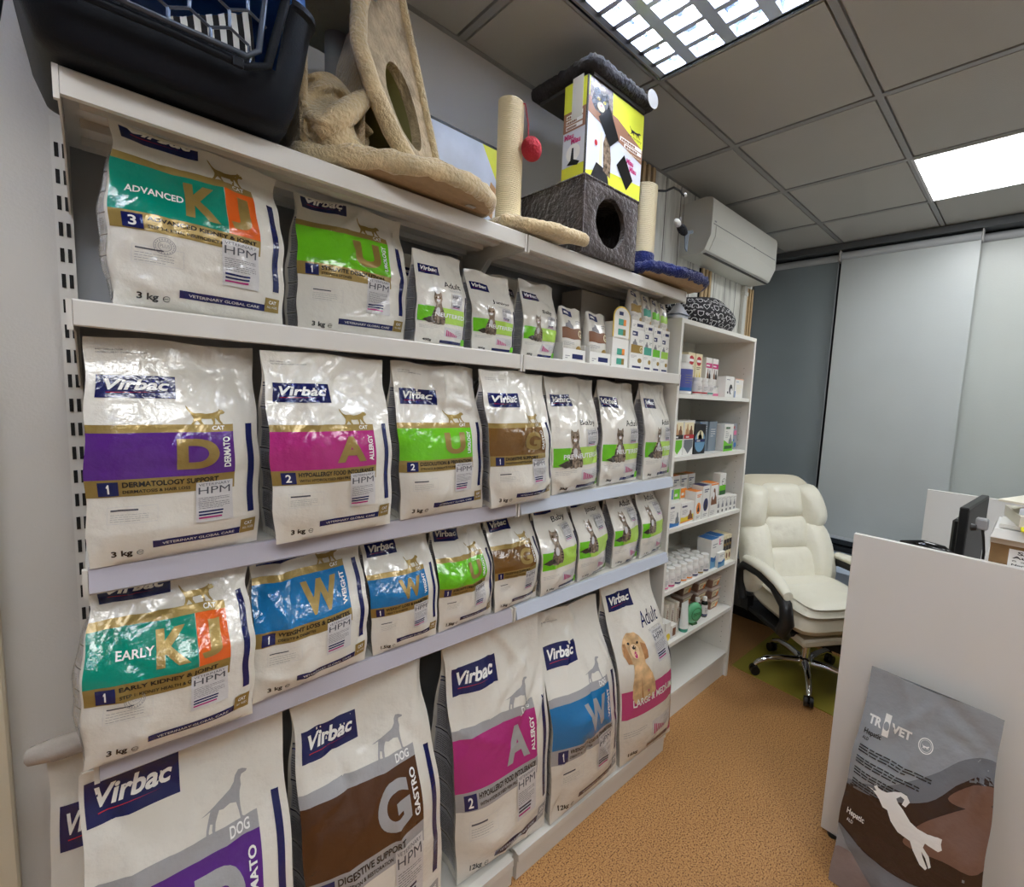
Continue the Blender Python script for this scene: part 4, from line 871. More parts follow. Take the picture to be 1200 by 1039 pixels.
tray_pouch('treat pouch with brown G band in a white tray, beside the small Baby pouch', 1.218, 1.262, .115, .07, .20, kBr, 'G', gX)
tray_pouch('treat pouch with brown G band in a white tray, next to the yellow-edged display', 1.345, 1.25, .115, .07, .20, kBr, 'G', gX)
t = thing('treat_display', 'white display carton with yellow arched back card', 'display', (1.455, 1.24, zs + .0004), 0, gX)
obj('lower_box', MB().box((-.05, 0, 0), (.05, .1, .115), bev=.001), CARD, t); obj('upper_box', MB().box((-.048, .002, .1155), (.048, .1, .18), bev=.001), CARD, t)
q = MB(); arch = [(-.052, .12), (.052, .12)] + [(.052 * math.cos(a), .2 + .042 * math.sin(a)) for a in np.linspace(0, PI, 12)]; q.prism(arch, 1, .0, .0015)
obj('arched_card', q, mat('card_yellow', (226, 196, 84), rough=.5), t)
q = MB(); arch = [(-.046, .12), (.046, .12)] + [(.046 * math.cos(a), .2 + .036 * math.sin(a)) for a in np.linspace(0, PI, 12)]; q.prism(arch, 1, -.0012, -.0002)
obj('arched_face', q, CARD, t)
I = Ink(flat((-.05, -.0014, 0), (.05, -.0014, 0), (.05, -.0014, .24), (-.05, -.0014, .24)))
for (a, b) in ((.62, .76), (.52, .0)):
    pass
for v in (.06, .22, .54, .70): I.rect(.28, v, .74, v + .1, kT, 1); I.rect(.58, v, .74, v + .1, kO if v > .2 and v != .54 else kOl, 2)
I.rect(.3, .86, .55, .92, kN, 1); I.build('front_print', t, .0004)
def stack(x, w_, col, L, who, h1=.17, h2=.155, y=1.235):
    carton('white treat carton with %s, lower of its stack' % who, x, y, zs, w_, .1, h1, d_pouch(col, L), gX)
    tray_pouch('treat pouch with %s standing on the lower carton' % who, x, y + .004, w_ * .96, .06, h2, col, L, gX, z=zs + h1 + .001, trayh=.035)
stack(1.555, .088, kOl, 'G', 'olive G band', .165, .158)
stack(1.63, .06, kT, '', 'teal and orange band', .16, .155)
stack(1.693, .06, kG, '', 'green band', .155, .155)
stack(1.755, .06, mat('print_lime', (160, 208, 80), rough=.4), '', 'seated cat and lime band', .15, .155)
for k in range(2): carton(['plain grey-white carton behind the treat pouches, lower of two', 'plain grey-white carton behind the treat pouches, upper of two'][k], 1.50, 1.40, zs + k * .157, .24, .12, .155, lambda I: I.rect(.0, .0, .004, 1, kA, 1), gX, base=CARDD)
# ------------------------------------------------------------------ pet bed rolled on top of the bookcase
t = thing('pet_bed', 'round black pet bed with white heart, shield and clover pattern on the bookcase top', 'pet bed', (2.20, 1.39, 2.0225), 0)
na, nz = 72, 12
BED = mat('pattern_black_cloth', (34, 34, 38), rough=.8); kPW = mat('pattern_white_line', (226, 226, 226), rough=.8)
def bedpt(a, v):
    r = 1 + .05 * math.sin(PI * v) + .012 * math.sin(a * 5); sq = .8 + .2 * math.sin(PI * min(1, v * 1.1)) ** .5
    return (.30 * r * sq * math.cos(a), .185 * r * sq * math.sin(a), .135 * v + .01 * math.sin(a * 3) * v)
G = [[bedpt(a, v) for a in np.linspace(0, 2 * PI, na, endpoint=False)] for v in np.linspace(0, 1, nz)]
q = MB().grid(G, wrap=True); top = [[(p[0] * s_, p[1] * s_, p[2] + dz) for p in G[-1]] for s_, dz in ((.93, .008), (.8, -.005), (.7, -.05), (.3, -.07))]
q.grid([G[-1]] + top, wrap=True); q.f.append(tuple(len(q.v) - na + i for i in range(na))); q.m.append(0)
q.f.append(tuple(range(na - 1, -1, -1))); q.m.append(0)
obj('cushion', q, BED, t, smooth=60)
S = Surf([[bedpt(a, v) for a in np.linspace(PI, 2 * PI, 49)] for v in np.linspace(0, 1, 13)]); I = Ink(S)
HEART = [(0, -.5), (.5, .1), (.45, .4), (.25, .5), (0, .3), (-.25, .5), (-.45, .4), (-.5, .1)]
SHIELD = [(0, -.5), (.4, -.2), (.45, .45), (-.45, .45), (-.4, -.2)]
CLOV = [(.15, .15), (.15, .5), (-.15, .5), (-.15, .15), (-.5, .15), (-.5, -.15), (-.15, -.15), (-.15, -.5), (.15, -.5), (.15, -.15), (.5, -.15), (.5, .15)]
BONE = [(-.5, -.4), (-.2, -.4), (-.15, -.1), (.15, -.1), (.2, -.4), (.5, -.4), (.45, .3), (.2, .5), (-.2, .5), (-.45, .3)]
def oline(sh, cu, cv, s_, th=.78):
    n = len(sh); P = []
    for k_ in (1, th): P += [(cu + x * s_ * k_ * .24, cv + y * s_ * k_) for x, y in sh]
    I.raw(P, [(i, (i + 1) % n, n + (i + 1) % n, n + i) for i in range(n)], kPW, 1.5)
rr = random.Random(3)
for r_ in range(4):
    for c_ in range(13):
        oline([HEART, SHIELD, CLOV, BONE][(c_ + r_ * 2) % 4], .04 + c_ * .077 + (r_ % 2) * .038, .13 + r_ * .25, .2)
        for q_ in range(3): oline(CLOV if q_ % 2 else HEART, .04 + c_ * .077 + (r_ % 2) * .038 + rr.uniform(.028, .05), .13 + r_ * .25 + rr.uniform(-.11, .11), .06, .5)
I.build('woven_pattern', t, .0008)
# ------------------------------------------------------------------ things on top of the steel shelving
ZT = 2.1255
PLB = mat('beige_plush', (214, 194, 154), rough=.95, bump=.9, bscale=120, detail=6, var=.22, vscale=18, sheen=.6)
PLD = mat('dark_brown_plush', (58, 50, 48), rough=.95, bump=1.0, bscale=60, detail=7, var=.45, vscale=16, sheen=.5)
PLN = mat('navy_plush', (12, 28, 88), rough=.95, bump=.9, bscale=130, detail=6, var=.3, vscale=20, sheen=.3)
MDF = mat('mdf_underside', (168, 140, 106), rough=.8, var=.08, vscale=60)
def fuzz(P, c, amp, sc, seed):
    out = []
    for row in P:
        out.append([tuple(np.array(p) + (np.array(p) - np.array(c)) / (np.linalg.norm(np.array(p) - np.array(c)) + 1e-9) * amp * noise.noise(Vector(p) * sc + Vector((seed, 0, 0)))) for p in row])
    return out
def slab(name, outline, z0, z1, m, parent, rim=.014, top=True, wob=.003, mi2=None, n=None):
    """board with rolled plush rim: outline list (x,y) ccw"""
    pts = [Vector((x, y)) for x, y in outline]; dense = []
    for i in range(len(pts)):
        a, b = pts[i], pts[(i + 1) % len(pts)]; k = max(1, int((b - a).length / .012))
        dense += [a + (b - a) * (j / k) for j in range(k)]
    N = len(dense); rows = []
    zc, hz = (z0 + z1) / 2, (z1 - z0) / 2
    for t_ in np.linspace(-PI / 2, PI / 2, 9):
        row = []
        for i, p in enumerate(dense):
            d = (dense[(i + 1) % N] - dense[i - 1]).normalized(); o = Vector((d.y, -d.x))
            w_ = wob * noise.noise(Vector((p.x * 60, p.y * 60, t_)))
            q = p + o * (rim * (math.cos(t_) - 1) + w_); row.append((q.x, q.y, zc + hz * math.sin(t_) + w_))
        rows.append(row)
    mb = MB().grid(rows, wrap=True); L = len(mb.v) - N
    t = tessellate_polygon([[Vector((rows[0][i][0], rows[0][i][1], 0)) for i in range(N)]])
    mb.f += [tuple(L + i for i in x) for x in t]; mb.m += [0] * len(t)
    mb.f += [tuple(x) for x in t]; mb.m += [1 if mi2 else 0] * len(t)
    return obj(name, mb, [m, mi2] if mi2 else m, parent, smooth=50)
def roundpoly(P, r=.03, n=5):
    out = []
    for i in range(len(P)):
        a, b, c = Vector(P[i - 1]), Vector(P[i]), Vector(P[(i + 1) % len(P)])
        u = (a - b); v = (c - b); q = min(r, u.length / 2.1, v.length / 2.1); u = b + u.normalized() * q; v = b + v.normalized() * q
        for k in range(n + 1):
            t = k / n; p = u * (1 - t) ** 2 + b * 2 * t * (1 - t) + v * t * t; out.append((p.x, p.y))
    return out
# --- cat carrier
t = thing('pet_carrier', 'dark blue plastic cat carrier with grid door on the shelf corner', 'pet carrier', (0, 0, ZT + .004))
NVP = mat('carrier_dark_navy_plastic', (13, 19, 29), rough=.55, bump=.1, bscale=300, spec=.2); WIRE = mat('carrier_grid_grey', (74, 82, 96), rough=.3, metal=.4)
def ring(x0, x1, y0, y1, z, r, n=8):
    P = []
    for (cx_, cy_, a0) in ((x1 - r, y1 - r, 0), (x0 + r, y1 - r, PI / 2), (x0 + r, y0 + r, PI), (x1 - r, y0 + r, 1.5 * PI)):
        for k in range(n + 1): a = a0 + PI / 2 * k / n; P.append((cx_ + r * math.cos(a), cy_ + r * math.sin(a), z))
    return P
prof = [(0, .0, .0), (.012, -.02, .012), (.06, -.035, .024), (.088, -.039, .029), (.13, -.046, .035), (.20, -.056, .043), (.205, -.062, .05), (.215, -.062, .05), (.22, -.056, .044)]
q = MB(); rows = []
for (z, ex, ey) in prof: rows.append(ring(-.025 + ex, .262 - ex, 1.118 - ey, 1.40 + ey + .05, z, .05))
q.grid(rows, wrap=True); q.f.append(tuple(range(35, -1, -1))); q.m.append(0)
# door opening is left: front faces between x .0 and .225 above z .085
keep = [];
for f, m_ in zip(q.f, q.m):
    c = sum((Vector(q.v[i]) for i in f), Vector()) / len(f)
    keep.append(not (c.y < 1.12 and c.z > .088 and 0 < c.x < .24 and len(f) == 4))
q.f = [f for f, k_ in zip(q.f, keep) if k_]; q.m = [m_ for m_, k_ in zip(q.m, keep) if k_]
low = obj('lower_shell', q, NVP, t, smooth=50)
lm = low.modifiers.new('thick', 'SOLIDIFY'); lm.thickness = .004
q = MB().tube([(-.05, 1.068, .055), (.0, 1.063, .058), (.1, 1.06, .06), (.2, 1.06, .058), (.232, 1.06, .075), (.262, 1.065, .2), (.27, 1.07, .3)], .007, 8); obj('door_surround', q, NVP, t, smooth=60)
q = MB(); prof2 = [(.222, -.052), (.26, -.05), (.32, -.035), (.36, -.005), (.38, .04), (.385, .12)]
rows = [ring(-.025 + e, .262 - e, 1.118 + .6 * e, 1.47 - e, z, .05) for z, e in prof2]; q.grid(rows, wrap=True); q.f.append(tuple(len(q.v) - 36 + i for i in range(36))); q.m.append(0)
keep = [not (sum((Vector(q.v[i]) for i in f), Vector()).y / len(f) < 1.13 and sum((Vector(q.v[i]) for i in f), Vector()).z / len(f) < .34 and 0 < sum((Vector(q.v[i]) for i in f), Vector()).x / len(f) < .24) for f in q.f]
q.f = [f for f, k_ in zip(q.f, keep) if k_]; q.m = [m_ for m_, k_ in zip(q.m, keep) if k_]
up = obj('upper_shell', q, mat('carrier_mid_blue_plastic', (62, 122, 205), rough=.35), t, smooth=50)
q = MB()
for k in range(9):
    yy = 1.2 + k * .028; q.tube([(-.088, yy, .215), (-.1, yy + .01, .14)], .006, 6)
obj('side_vent_bars', q, mat('vent_charcoal', (40, 44, 52), rough=.4), t)
dm = obj('door', MB().tube([(-.03, 1.052, .068), (.2, 1.052, .072), (.218, 1.054, .09), (.245, 1.06, .31), (-.03, 1.056, .31)], .005, 8, closed=True), WIRE, t, smooth=60)
q = MB(); s_ = .024; seen = set()
for r_ in range(8):
    for c_ in range(7):
        cx_ = -.03 + c_ * .052 + (r_ % 2) * .026; cz_ = .078 + r_ * .042
        P = [(cx_ + .026 * a, cz_ + .028 * b) for a, b in ((0, 1), (1, .5), (1, -.5), (0, -1), (-1, -.5), (-1, .5))]
        for i in range(6):
            A, B_ = P[i], P[(i + 1) % 6]; key = tuple(sorted((tuple(round(v_, 3) for v_ in A), tuple(round(v_, 3) for v_ in B_))))
            if key in seen: continue
            seen.add(key); mx_ = (A[0] + B_[0]) / 2; mz = (A[1] + B_[1]) / 2
            if -.03 < mx_ < .21 + (mz - .075) * .15 and .075 < mz < .31: q.tube([(A[0], 1.056, A[1]), (B_[0], 1.056, B_[1])], .0026, 5)
gr = obj('honeycomb_grid', q, WIRE, dm); gr['kind'] = 'stuff'
obj('latch', MB().box((.18, 1.045, .045), (.195, 1.052, .062), bev=.002), NVP, t)
t2 = thing('striped_towel', 'black and white striped cloth lying inside the cat carrier', 'cloth', (0, 0, ZT + .016))
q = MB(); G = [[(.03 + .2 * i / 20, 1.138 + .2 * (j / 16) ** 2, .05 + (.02 + .13 * i / 20) * min(1, j / 6) + .008 * noise.noise(Vector((i * .6, j * .6, 0)))) for i in range(21)] for j in range(17)]
q.grid(G); G2 = [[(p[0], p[1], .0) for p in r_] for r_ in G]; q.grid(G2)
q.grid([G[0], G2[0]]); q.grid([G[-1], G2[-1]]); q.grid([[r_[0] for r_ in G], [r_[0] for r_ in G2]]); q.grid([[r_[-1] for r_ in G], [r_[-1] for r_ in G2]])
zm = mat('towel_cloth', (24, 24, 28), rough=.9)
obj('cloth', q, zm, t2, smooth=40)
I = Ink(Surf([[tuple(p) for p in r_] for r_ in G])); wz = mat('towel_white_stripe', (236, 236, 232), rough=.9)
for k in range(11): I.rect(.03 + .09 * k, .01, .075 + .09 * k, .97, wz, 1)
I.build('white_stripes', t2, .001)
I = Ink(Surf([[(p0[0], p0[1], p0[2] * v_) for p0 in G[0]] for v_ in np.linspace(0, 1, 5)]))
for k in range(11): I.rect(.03 + .09 * k, .0, .075 + .09 * k, .98, wz, 1)
I.build('white_stripes', t2, .001)

# --- beige cat tree: oval base board overhanging the shelf, tent, hammock, post
t = thing('cat_tree', 'beige plush cat tree with triangular tent and overhanging oval base board', 'cat tree', (0, 0, ZT))
o_ = [(.312, 1.27), (.32, 1.235), (.35, 1.205), (.413, 1.155), (.496, 1.088), (.573, 1.058), (.66, 1.06), (.73, 1.085), (.775, 1.13), (.79, 1.19), (.775, 1.25), (.72, 1.35), (.66, 1.47), (.58, 1.52), (.34, 1.52), (.32, 1.46)]
slab('base_board', roundpoly(o_, .03, 3), .007, .055, PLB, t, rim=.02, wob=.006, mi2=MDF)
obj('board_label', MB().box((.69, 1.14, .0062), (.715, 1.155, .007)), mat('label_plastic', (190, 190, 186), rough=.3), t)
# tent face: leaf shaped panel with round opening
A = Vector((.47, 1.17, .05)); Bv = Vector((.675, 1.25, .05)); C = Vector((.515, 1.24, .58))
LP = [Vector(p) for p in ((.60, 1.205, .052), (.545, 1.18, .075), (.50, 1.17, .12), (.455, 1.17, .2), (.43, 1.18, .28), (.435, 1.19, .36), (.465, 1.21, .46), (.505, 1.235, .56))]
def tp(a, b):
    f = min(.9999, max(0, b)) * (len(LP) - 1); i = int(f); l = LP[i].lerp(LP[i + 1], f - i)
    r = Bv.lerp(C, b); return l.lerp(r, a)
rows = []; outl = []
NB = 44
for i in range(NB):
    ang = 2 * PI * i / NB
    # boundary of the triangle in (a,b)
    ca, sa = math.cos(ang), math.sin(ang); tmax = 1e9
    o0 = (.52, .36)
    for (nx, ny, d_) in ((-1, 0, 0), (1, 0, 1), (0, -1, 0), (0, 1, .97)):
        den = nx * ca + ny * sa
        if den > 1e-6: tmax = min(tmax, (d_ - nx * o0[0] - ny * o0[1]) / den)
    outl.append((ca, sa, tmax))
for s_ in (0, .12, .3, .55, .8, 1):
    row = []
    for ca, sa, tm_ in outl:
        r0a, r0b = .26, .17
        a0, b0 = o0[0] + r0a * ca, o0[1] + r0b * sa; a1, b1 = o0[0] + tm_ * ca, o0[1] + tm_ * sa
        row.append(tp(a0 + (a1 - a0) * s_, b0 + (b1 - b0) * s_))
    rows.append(row)
nrm = (Bv - A).cross(C - A).normalized()
back = [[p - nrm * .0 + Vector((-.01, .03, 0)) for p in r_] for r_ in rows]
q = MB().grid(rows, wrap=True).grid(back, wrap=True).grid([rows[0], back[0]], wrap=True).grid([rows[-1], back[-1]], wrap=True)
obj('tent_front', q, mat('mottled_beige_plush', (186, 168, 140), rough=.95, bump=.8, bscale=90, detail=6, var=.35, vscale=22), t, smooth=50)
edge = [tp(1, 0) + Vector((0, -.01, 0))] + [tp(0 + .25 * (1 - b) ** 3 * 0, b) + Vector((-.012 - .05 * math.sin(PI * min(1, b * 1.3)), -.012, 0)) for b in np.linspace(.02, .99, 14)]
path = [Vector((.655, 1.235, .05)), Vector((.60, 1.205, .052)), Vector((.545, 1.18, .075)), Vector((.50, 1.17, .12)), Vector((.455, 1.17, .2)), Vector((.43, 1.18, .28)), Vector((.435, 1.19, .36)), Vector((.465, 1.21, .46)), Vector((.51, 1.24, .56))]
obj('tent_piping', MB().tube(path, [.02, .022, .022, .022, .02, .018, .018, .018, .016], 10), PLB, t, smooth=True)
path = [tp(1, b) + Vector((.004, 0, 0)) for b in np.linspace(0, .97, 8)]
obj('tent_rear_piping', MB().tube(path, .011, 8), PLB, t, smooth=True)
lin_ = mat('tent_lining_olive', (150, 146, 96), rough=.8)
q = MB(); rim_ = rows[0]; bk_ = [p + Vector((-.05, .14, -.0)) * 1 for p in rim_]; bk2 = [sum(rim_, Vector()) / len(rim_) + (p - sum(rim_, Vector()) / len(rim_)) * 1.3 + Vector((-.04, .2, 0)) for p in rim_]
q.grid([[p + Vector((0, .012, 0)) for p in rim_], bk_, bk2], wrap=True); n0 = len(q.v) - NB; q.f.append(tuple(n0 + i for i in range(NB))); q.m.append(0)
obj('tent_lining', q, lin_, t, smooth=60)
q = MB(); q.grid([[A + Vector((-.03, .0, -.0)), A + Vector((-.05, .3, 0))], [A.lerp(C, .5) + Vector((-.035, 0, 0)), A.lerp(C, .5) + Vector((-.05, .25, 0))], [C + Vector((-.01, 0, 0)), C + Vector((0, .2, 0))]])
q.grid([[Bv, Bv + Vector((0, .2, 0))], [C, C + Vector((0, .2, 0))]])
obj('tent_side', q, PLB, t, smooth=True)
# hammock cloth in heavy folds
G = []
for j in range(26):
    v = j / 25; row = []
    for i in range(40):
        u = i / 39
        x = .327 + .15 * u; fold = .028 * math.sin(9 * v + 5 * u + 1.2 * math.sin(7 * u)) + .012 * math.sin(19 * v - 7 * u)
        z = .055 + .19 * v * (.75 + .25 * math.sin(PI * u)) - .03 * math.sin(PI * u) * (1 - v); y = 1.20 + .09 * v + fold - .045 * math.sin(PI * v) * math.sin(PI * min(1, u * 1.2))
        row.append((x, y, z + .5 * fold))
    G.append(row)
q = MB().grid(G).grid([[(p[0], p[1] + .03, p[2]) for p in r_] for r_ in G])
obj('hammock_cloth', q, PLB, t, smooth=True)
for k, (a, b, c, r_) in enumerate((((.352, 1.2, .06), (.39, 1.165, .10), (.46, 1.2, .19), .024),)):
    P = []
    for tt in np.linspace(0, 1, 10): P.append(Vector(a) * (1 - tt) ** 2 + Vector(b) * 2 * tt * (1 - tt) + Vector(c) * tt * tt)
    obj('hammock_fold', MB().tube(P, [r_ * (.6 + .5 * math.sin(PI * i_ / 9)) for i_ in range(10)], 10), PLB, t, smooth=True)
obj('side_board', MB().box((.326, 1.22, .045), (.342, 1.45, .30), bev=.006), PLB, t)
obj('post', MB().tube([(.46, 1.40, .04), (.46, 1.40, .42)], .03, 16), mat('grey_felt_post', (128, 126, 120), rough=.9), t, smooth=60)
slab('upper_board', roundpoly([(.34, 1.12), (.455, 1.04), (.50, 1.30), (.56, 1.5), (.335, 1.5)], .03, 3), .40, .43, mat('grey_green_felt', (158, 160, 144), rough=.95, bump=.3, bscale=100), t, rim=.012)
# --- flat picture box
t = thing('picture_box', 'flat carton with white cushion picture and yellow edge behind the cat tree', 'carton', (.70, 1.44, ZT))
obj('box', MB().box((0, 0, 0), (.355, .06, .352), bev=.002), mat('black_card_edge', (24, 24, 26), rough=.5), t)
I = Ink(flat((0, -.0003, 0), (.355, -.0003, 0), (.355, -.0003, .352), (0, -.0003, .352)))
CY = mat('card_lime_yellow', (222, 226, 70), rough=.35, var=.15, vscale=4)
I.rect(.01, .01, .985, .97, CY, 1); I.poly([(.01, .01), (.01, .97), (.62, .97), (.82, .62), (.80, .01)], mat('card_pale_blue', (206, 216, 236), rough=.35, var=.12, vscale=9), 2)
I.poly([(.66, .38), (.72, .66), (.80, .60), (.86, .2), (.80, .1), (.76, .3)], kF, 3); I.poly([(.74, .3), (.78, .56), (.83, .2)], kW, 4); I.build('front_print', t, .0004)
# --- cream sisal post with plush foot and red ball
SIS = mat('cream_sisal', (242, 232, 202), rough=.9, bump=.25, bscale=200)
t = thing('scratching_post', 'cream sisal scratching post with hanging red ball and long plush foot', 'scratching post', (.895, 1.25, ZT))
q = MB(); n_ = 62; rows = []
for i in range(n_ * 2 + 1):
    z = .045 + (.345) * i / (n_ * 2); r_ = .0375 + (.0015 if i % 2 else -.001); rows.append([(r_ * math.cos(a), r_ * math.sin(a), z) for a in np.linspace(0, 2 * PI, 20, endpoint=False)])
q.grid(rows, wrap=True); q.f.append(tuple(len(q.v) - 20 + i for i in range(20))); q.m.append(0); obj('sisal_post', q, SIS, t, smooth=70)
slab('plush_foot', roundpoly([(-.06, -.07), (.10, -.14), (.22, -.145), (.238, -.122), (.23, -.105), (.18, -.09), (.15, .1), (-.06, .1)], .02, 4), .007, .045, PLB, t, rim=.02)
obj('string', MB().tube([(.0, -.0, .392), (.025, -.035, .385), (.034, -.042, .33), (.034, -.046, .27)], .002, 6), mat('red_string', (150, 30, 44), rough=.8), t)
q = MB(); q.grid([[(.034 + .031 * math.cos(b) * math.cos(a), -.062 + .031 * math.cos(b) * math.sin(a), .252 + .034 * math.sin(b)) for a in np.linspace(0, 2 * PI, 20, endpoint=False)] for b in np.linspace(-1.55, 1.55, 14)], wrap=True)
obj('ball', q, mat('red_yarn', (168, 30, 46), rough=.85, bump=.8, bscale=130), t, smooth=True)
# --- dark brown plush cube
t = thing('cat_cube', 'dark brown plush cube cat house with round entrance hole', 'cat house', (0, 0, ZT))
x0, x1, y0, y1, h = 1.125, 1.408, 1.155, 1.485, .243
def face_with_hole():
    q = MB(); N = 40; c = (1.264, .125); rows = []
    for s_ in (0, .15, .4, .7, 1):
        row = []
        for i in range(N):
            a = 2 * PI * (i + .5) / N; ca, sa = math.cos(a), math.sin(a)
            tm_ = min(((x1 if ca > 0 else x0) - c[0]) / ca if abs(ca) > 1e-6 else 9, ((h if sa > 0 else 0) - c[1]) / sa if abs(sa) > 1e-6 else 9)
            r0x, r0z = .076, .082
            px_, pz = c[0] + r0x * ca + (c[0] + tm_ * ca - c[0] - r0x * ca) * s_, c[1] + r0z * sa + (tm_ * sa - r0z * sa) * s_
            row.append((px_, y0 - .006 * math.sin(PI * s_) + .004 * noise.noise(Vector((px_ * 40, pz * 40, 0))), pz))
        rows.append(row)
    inner = [(p[0], y0 + .02, p[2]) for p in rows[0]]
    q.grid([inner] + rows, wrap=True); return q
obj('front_wall', face_with_hole(), PLD, t, smooth=60)
def plushquad(a, b, c, d, off, n=14):
    a, b, c, d = map(Vector, (a, b, c, d)); nn = (b - a).cross(d - a).normalized(); G = []
    for j in range(n + 1):
        v = j / n; G.append([((a.lerp(b, i / n)).lerp(d.lerp(c, i / n), v)) + nn * (off * math.sin(PI * i / n) ** .4 * math.sin(PI * v) ** .4 + .004 * noise.noise(Vector((i * .9, j * .9, 3)))) for i in range(n + 1)])
    return MB().grid(G)
obj('side_wall', plushquad((x0, y1, 0), (x0, y0, 0), (x0, y0, h), (x0, y1, h), .004), PLD, t, smooth=60)
obj('side_wall', plushquad((x1, y0, 0), (x1, y1, 0), (x1, y1, h), (x1, y0, h), .004), PLD, t, smooth=60)
obj('rear_wall', plushquad((x1, y1, 0), (x0, y1, 0), (x0, y1, h), (x1, y1, h), .004), PLD, t, smooth=60)
obj('roof', MB().box((x0, y0, h - .012), (x1, y1, h - .002)), PLD, t); obj('floor_pad', MB().box((x0, y0, 0), (x1, y1, .012)), PLD, t)
obj('seam', MB().tube([(x0, y0, 0), (x0, y0, h)], .004, 6).tube([(x0, y0, h), (x1, y0, h)], .005, 6).tube([(x0, y0, h), (x0, y1, h)], .005, 6), PLD, t)
# --- yellow box
t = thing('scratcher_carton', 'yellow and white scratching post carton standing on the brown cube', 'carton', (1.13, 1.165, ZT + h + .002))
W_, D_, H_ = .297, .112, .312
obj('box', MB().box((0, 0, 0), (W_, D_, H_), bev=.002), mat('black_card_edge', (24, 24, 26), rough=.5), t)
SKY_ = mat('card_white_blue', (214, 220, 232), rough=.35); TAP = mat('black_tape', (12, 12, 12), rough=.3)
I = Ink(flat((0, -.0003, 0), (W_, -.0003, 0), (W_, -.0003, H_), (0, -.0003, H_)))
I.rect(.02, .015, .985, .985, SKY_, 1); I.poly([(.02, .985), (.985, .985), (.985, .60), (.02, .80)], CY, 2); I.poly([(.02, .0 + .015), (.985, .015), (.985, .20), (.35, .16), (.02, .06)], CY, 2)
I.poly([(.02, .80), (.02, .64), (.985, .44), (.985, .60), (.5, .76)], mat('card_wood_brown', (150, 108, 84), rough=.4), 3)
I.poly([(.03, .985), (.4, .985), (.42, .72), (.3, .66), (.03, .8)], TABBY, 4); I.poly([(.06, .76), (.1, .9), (.16, .93), (.24, .88), (.32, .93), (.36, .76), (.25, .68), (.12, .70)], TABBYD, 4.5); I.disc(.215, .755, .06, .045, kCr, 4.8); I.disc(.215, .77, .014, .01, kP, 5)
for q_ in (.17, .27): I.disc(q_, .82, .02, .014, kY, 5); I.disc(q_, .82, .009, .011, kK, 5.5)
I.text('pet factory', .70, .655, .96, .69, kK, 4); I.poly(CAT, kK, 4, (.72, .70, .94, .80))
I.rect(.56, .565, .97, .605, kW, 4); I.lines(.58, .57, .95, .6, 1, kBr, 5, th=.8); I.rect(.64, .515, .97, .555, kW, 4); I.lines(.66, .52, .95, .55, 1, kBr, 5, th=.8); I.lines(.6, .46, .96, .50, 2, kCr, 5, th=.3)
I.text('Miau', .70, .36, .83, .42, kM, 4, bold=.04); I.text('Miau', .76, .29, .89, .35, kM, 4, bold=.04)
I.rect(.22, .12, .27, .52, kCr, 4); I.poly([(.1, .03), (.18, .19), (.36, .16), (.4, .03)], kK, 4.5); I.poly([(.30, .14), (.28, .42), (.32, .54), (.38, .5), (.42, .3), (.42, .1)], TABBY, 5); I.disc(.16, .38, .025, .03, kR, 5)
I.poly([(.18, .65), (.36, .81), (.54, .55), (.39, .42)], TAP, 6); I.poly([(.52, .28), (.65, .43), (.83, .21), (.72, .07)], TAP, 6)
I.build('front_print', t, .0003)
I = Ink(flat((-.0003, D_, 0), (-.0003, 0, 0), (-.0003, 0, H_), (-.0003, D_, H_)))
I.rect(.03, .015, .97, .985, SKY_, 1); I.rect(.03, .68, .97, .985, CY, 2); I.rect(.03, .015, .97, .14, CY, 2); I.rect(.03, .5, .97, .7, mat('card_wood_brown', (150, 108, 84)), 3)
for k in range(3): I.rect(.15, .52 + .055 * k, .85, .56 + .055 * k, kW, 4); I.lines(.18, .525 + .055 * k, .82, .555 + .055 * k, 1, kBr, 5, th=.8)
I.text('Miau', .1, .42, .5, .48, kM, 4, bold=.04); I.text('Miau', .4, .36, .8, .42, kM, 4, bold=.04); I.disc(.5, .27, .3, .09, kW, 3); I.poly([(.25, .16), (.4, .2), (.45, .32), (.52, .32), (.54, .2), (.8, .16), (.7, .13)], kK, 4)
I.build('side_print', t, .0003)
obj('tape_strip', MB().box((-.0022, .02, .19), (-.0008, .07, .318)), mat('clear_tape_white', (214, 214, 206), rough=.25), t)
# --- plush tray on top of the carton
t = thing('plush_tray', 'dark plush tray bed lying upside down on the yellow carton with round white tag', 'pet bed', (0, 0, ZT + h + .002 + H_ + .001))
slab('tray', roundpoly([(1.12, 1.13), (1.455, 1.13), (1.45, 1.46), (1.115, 1.46)], .03, 4), .012, .055, mat('charcoal_plush', (44, 42, 44), rough=.95, bump=1, bscale=100, detail=6, var=.5, vscale=20), t, rim=.02, wob=.006)
obj('felt_underside', MB().box((1.15, 1.16, 0), (1.42, 1.43, .0125)), mat('grey_felt_underside', (74, 74, 74), rough=.9), t)
tg = MB().lathe([(.03, 0), (.03, .0012)], n=28, M=Matrix.Translation((1.395, 1.107, .02)) @ Matrix.Rotation(PI / 2, 4, 'X')); obj('round_tag', tg, mat('tag_white', (176, 176, 174), rough=.4), t)
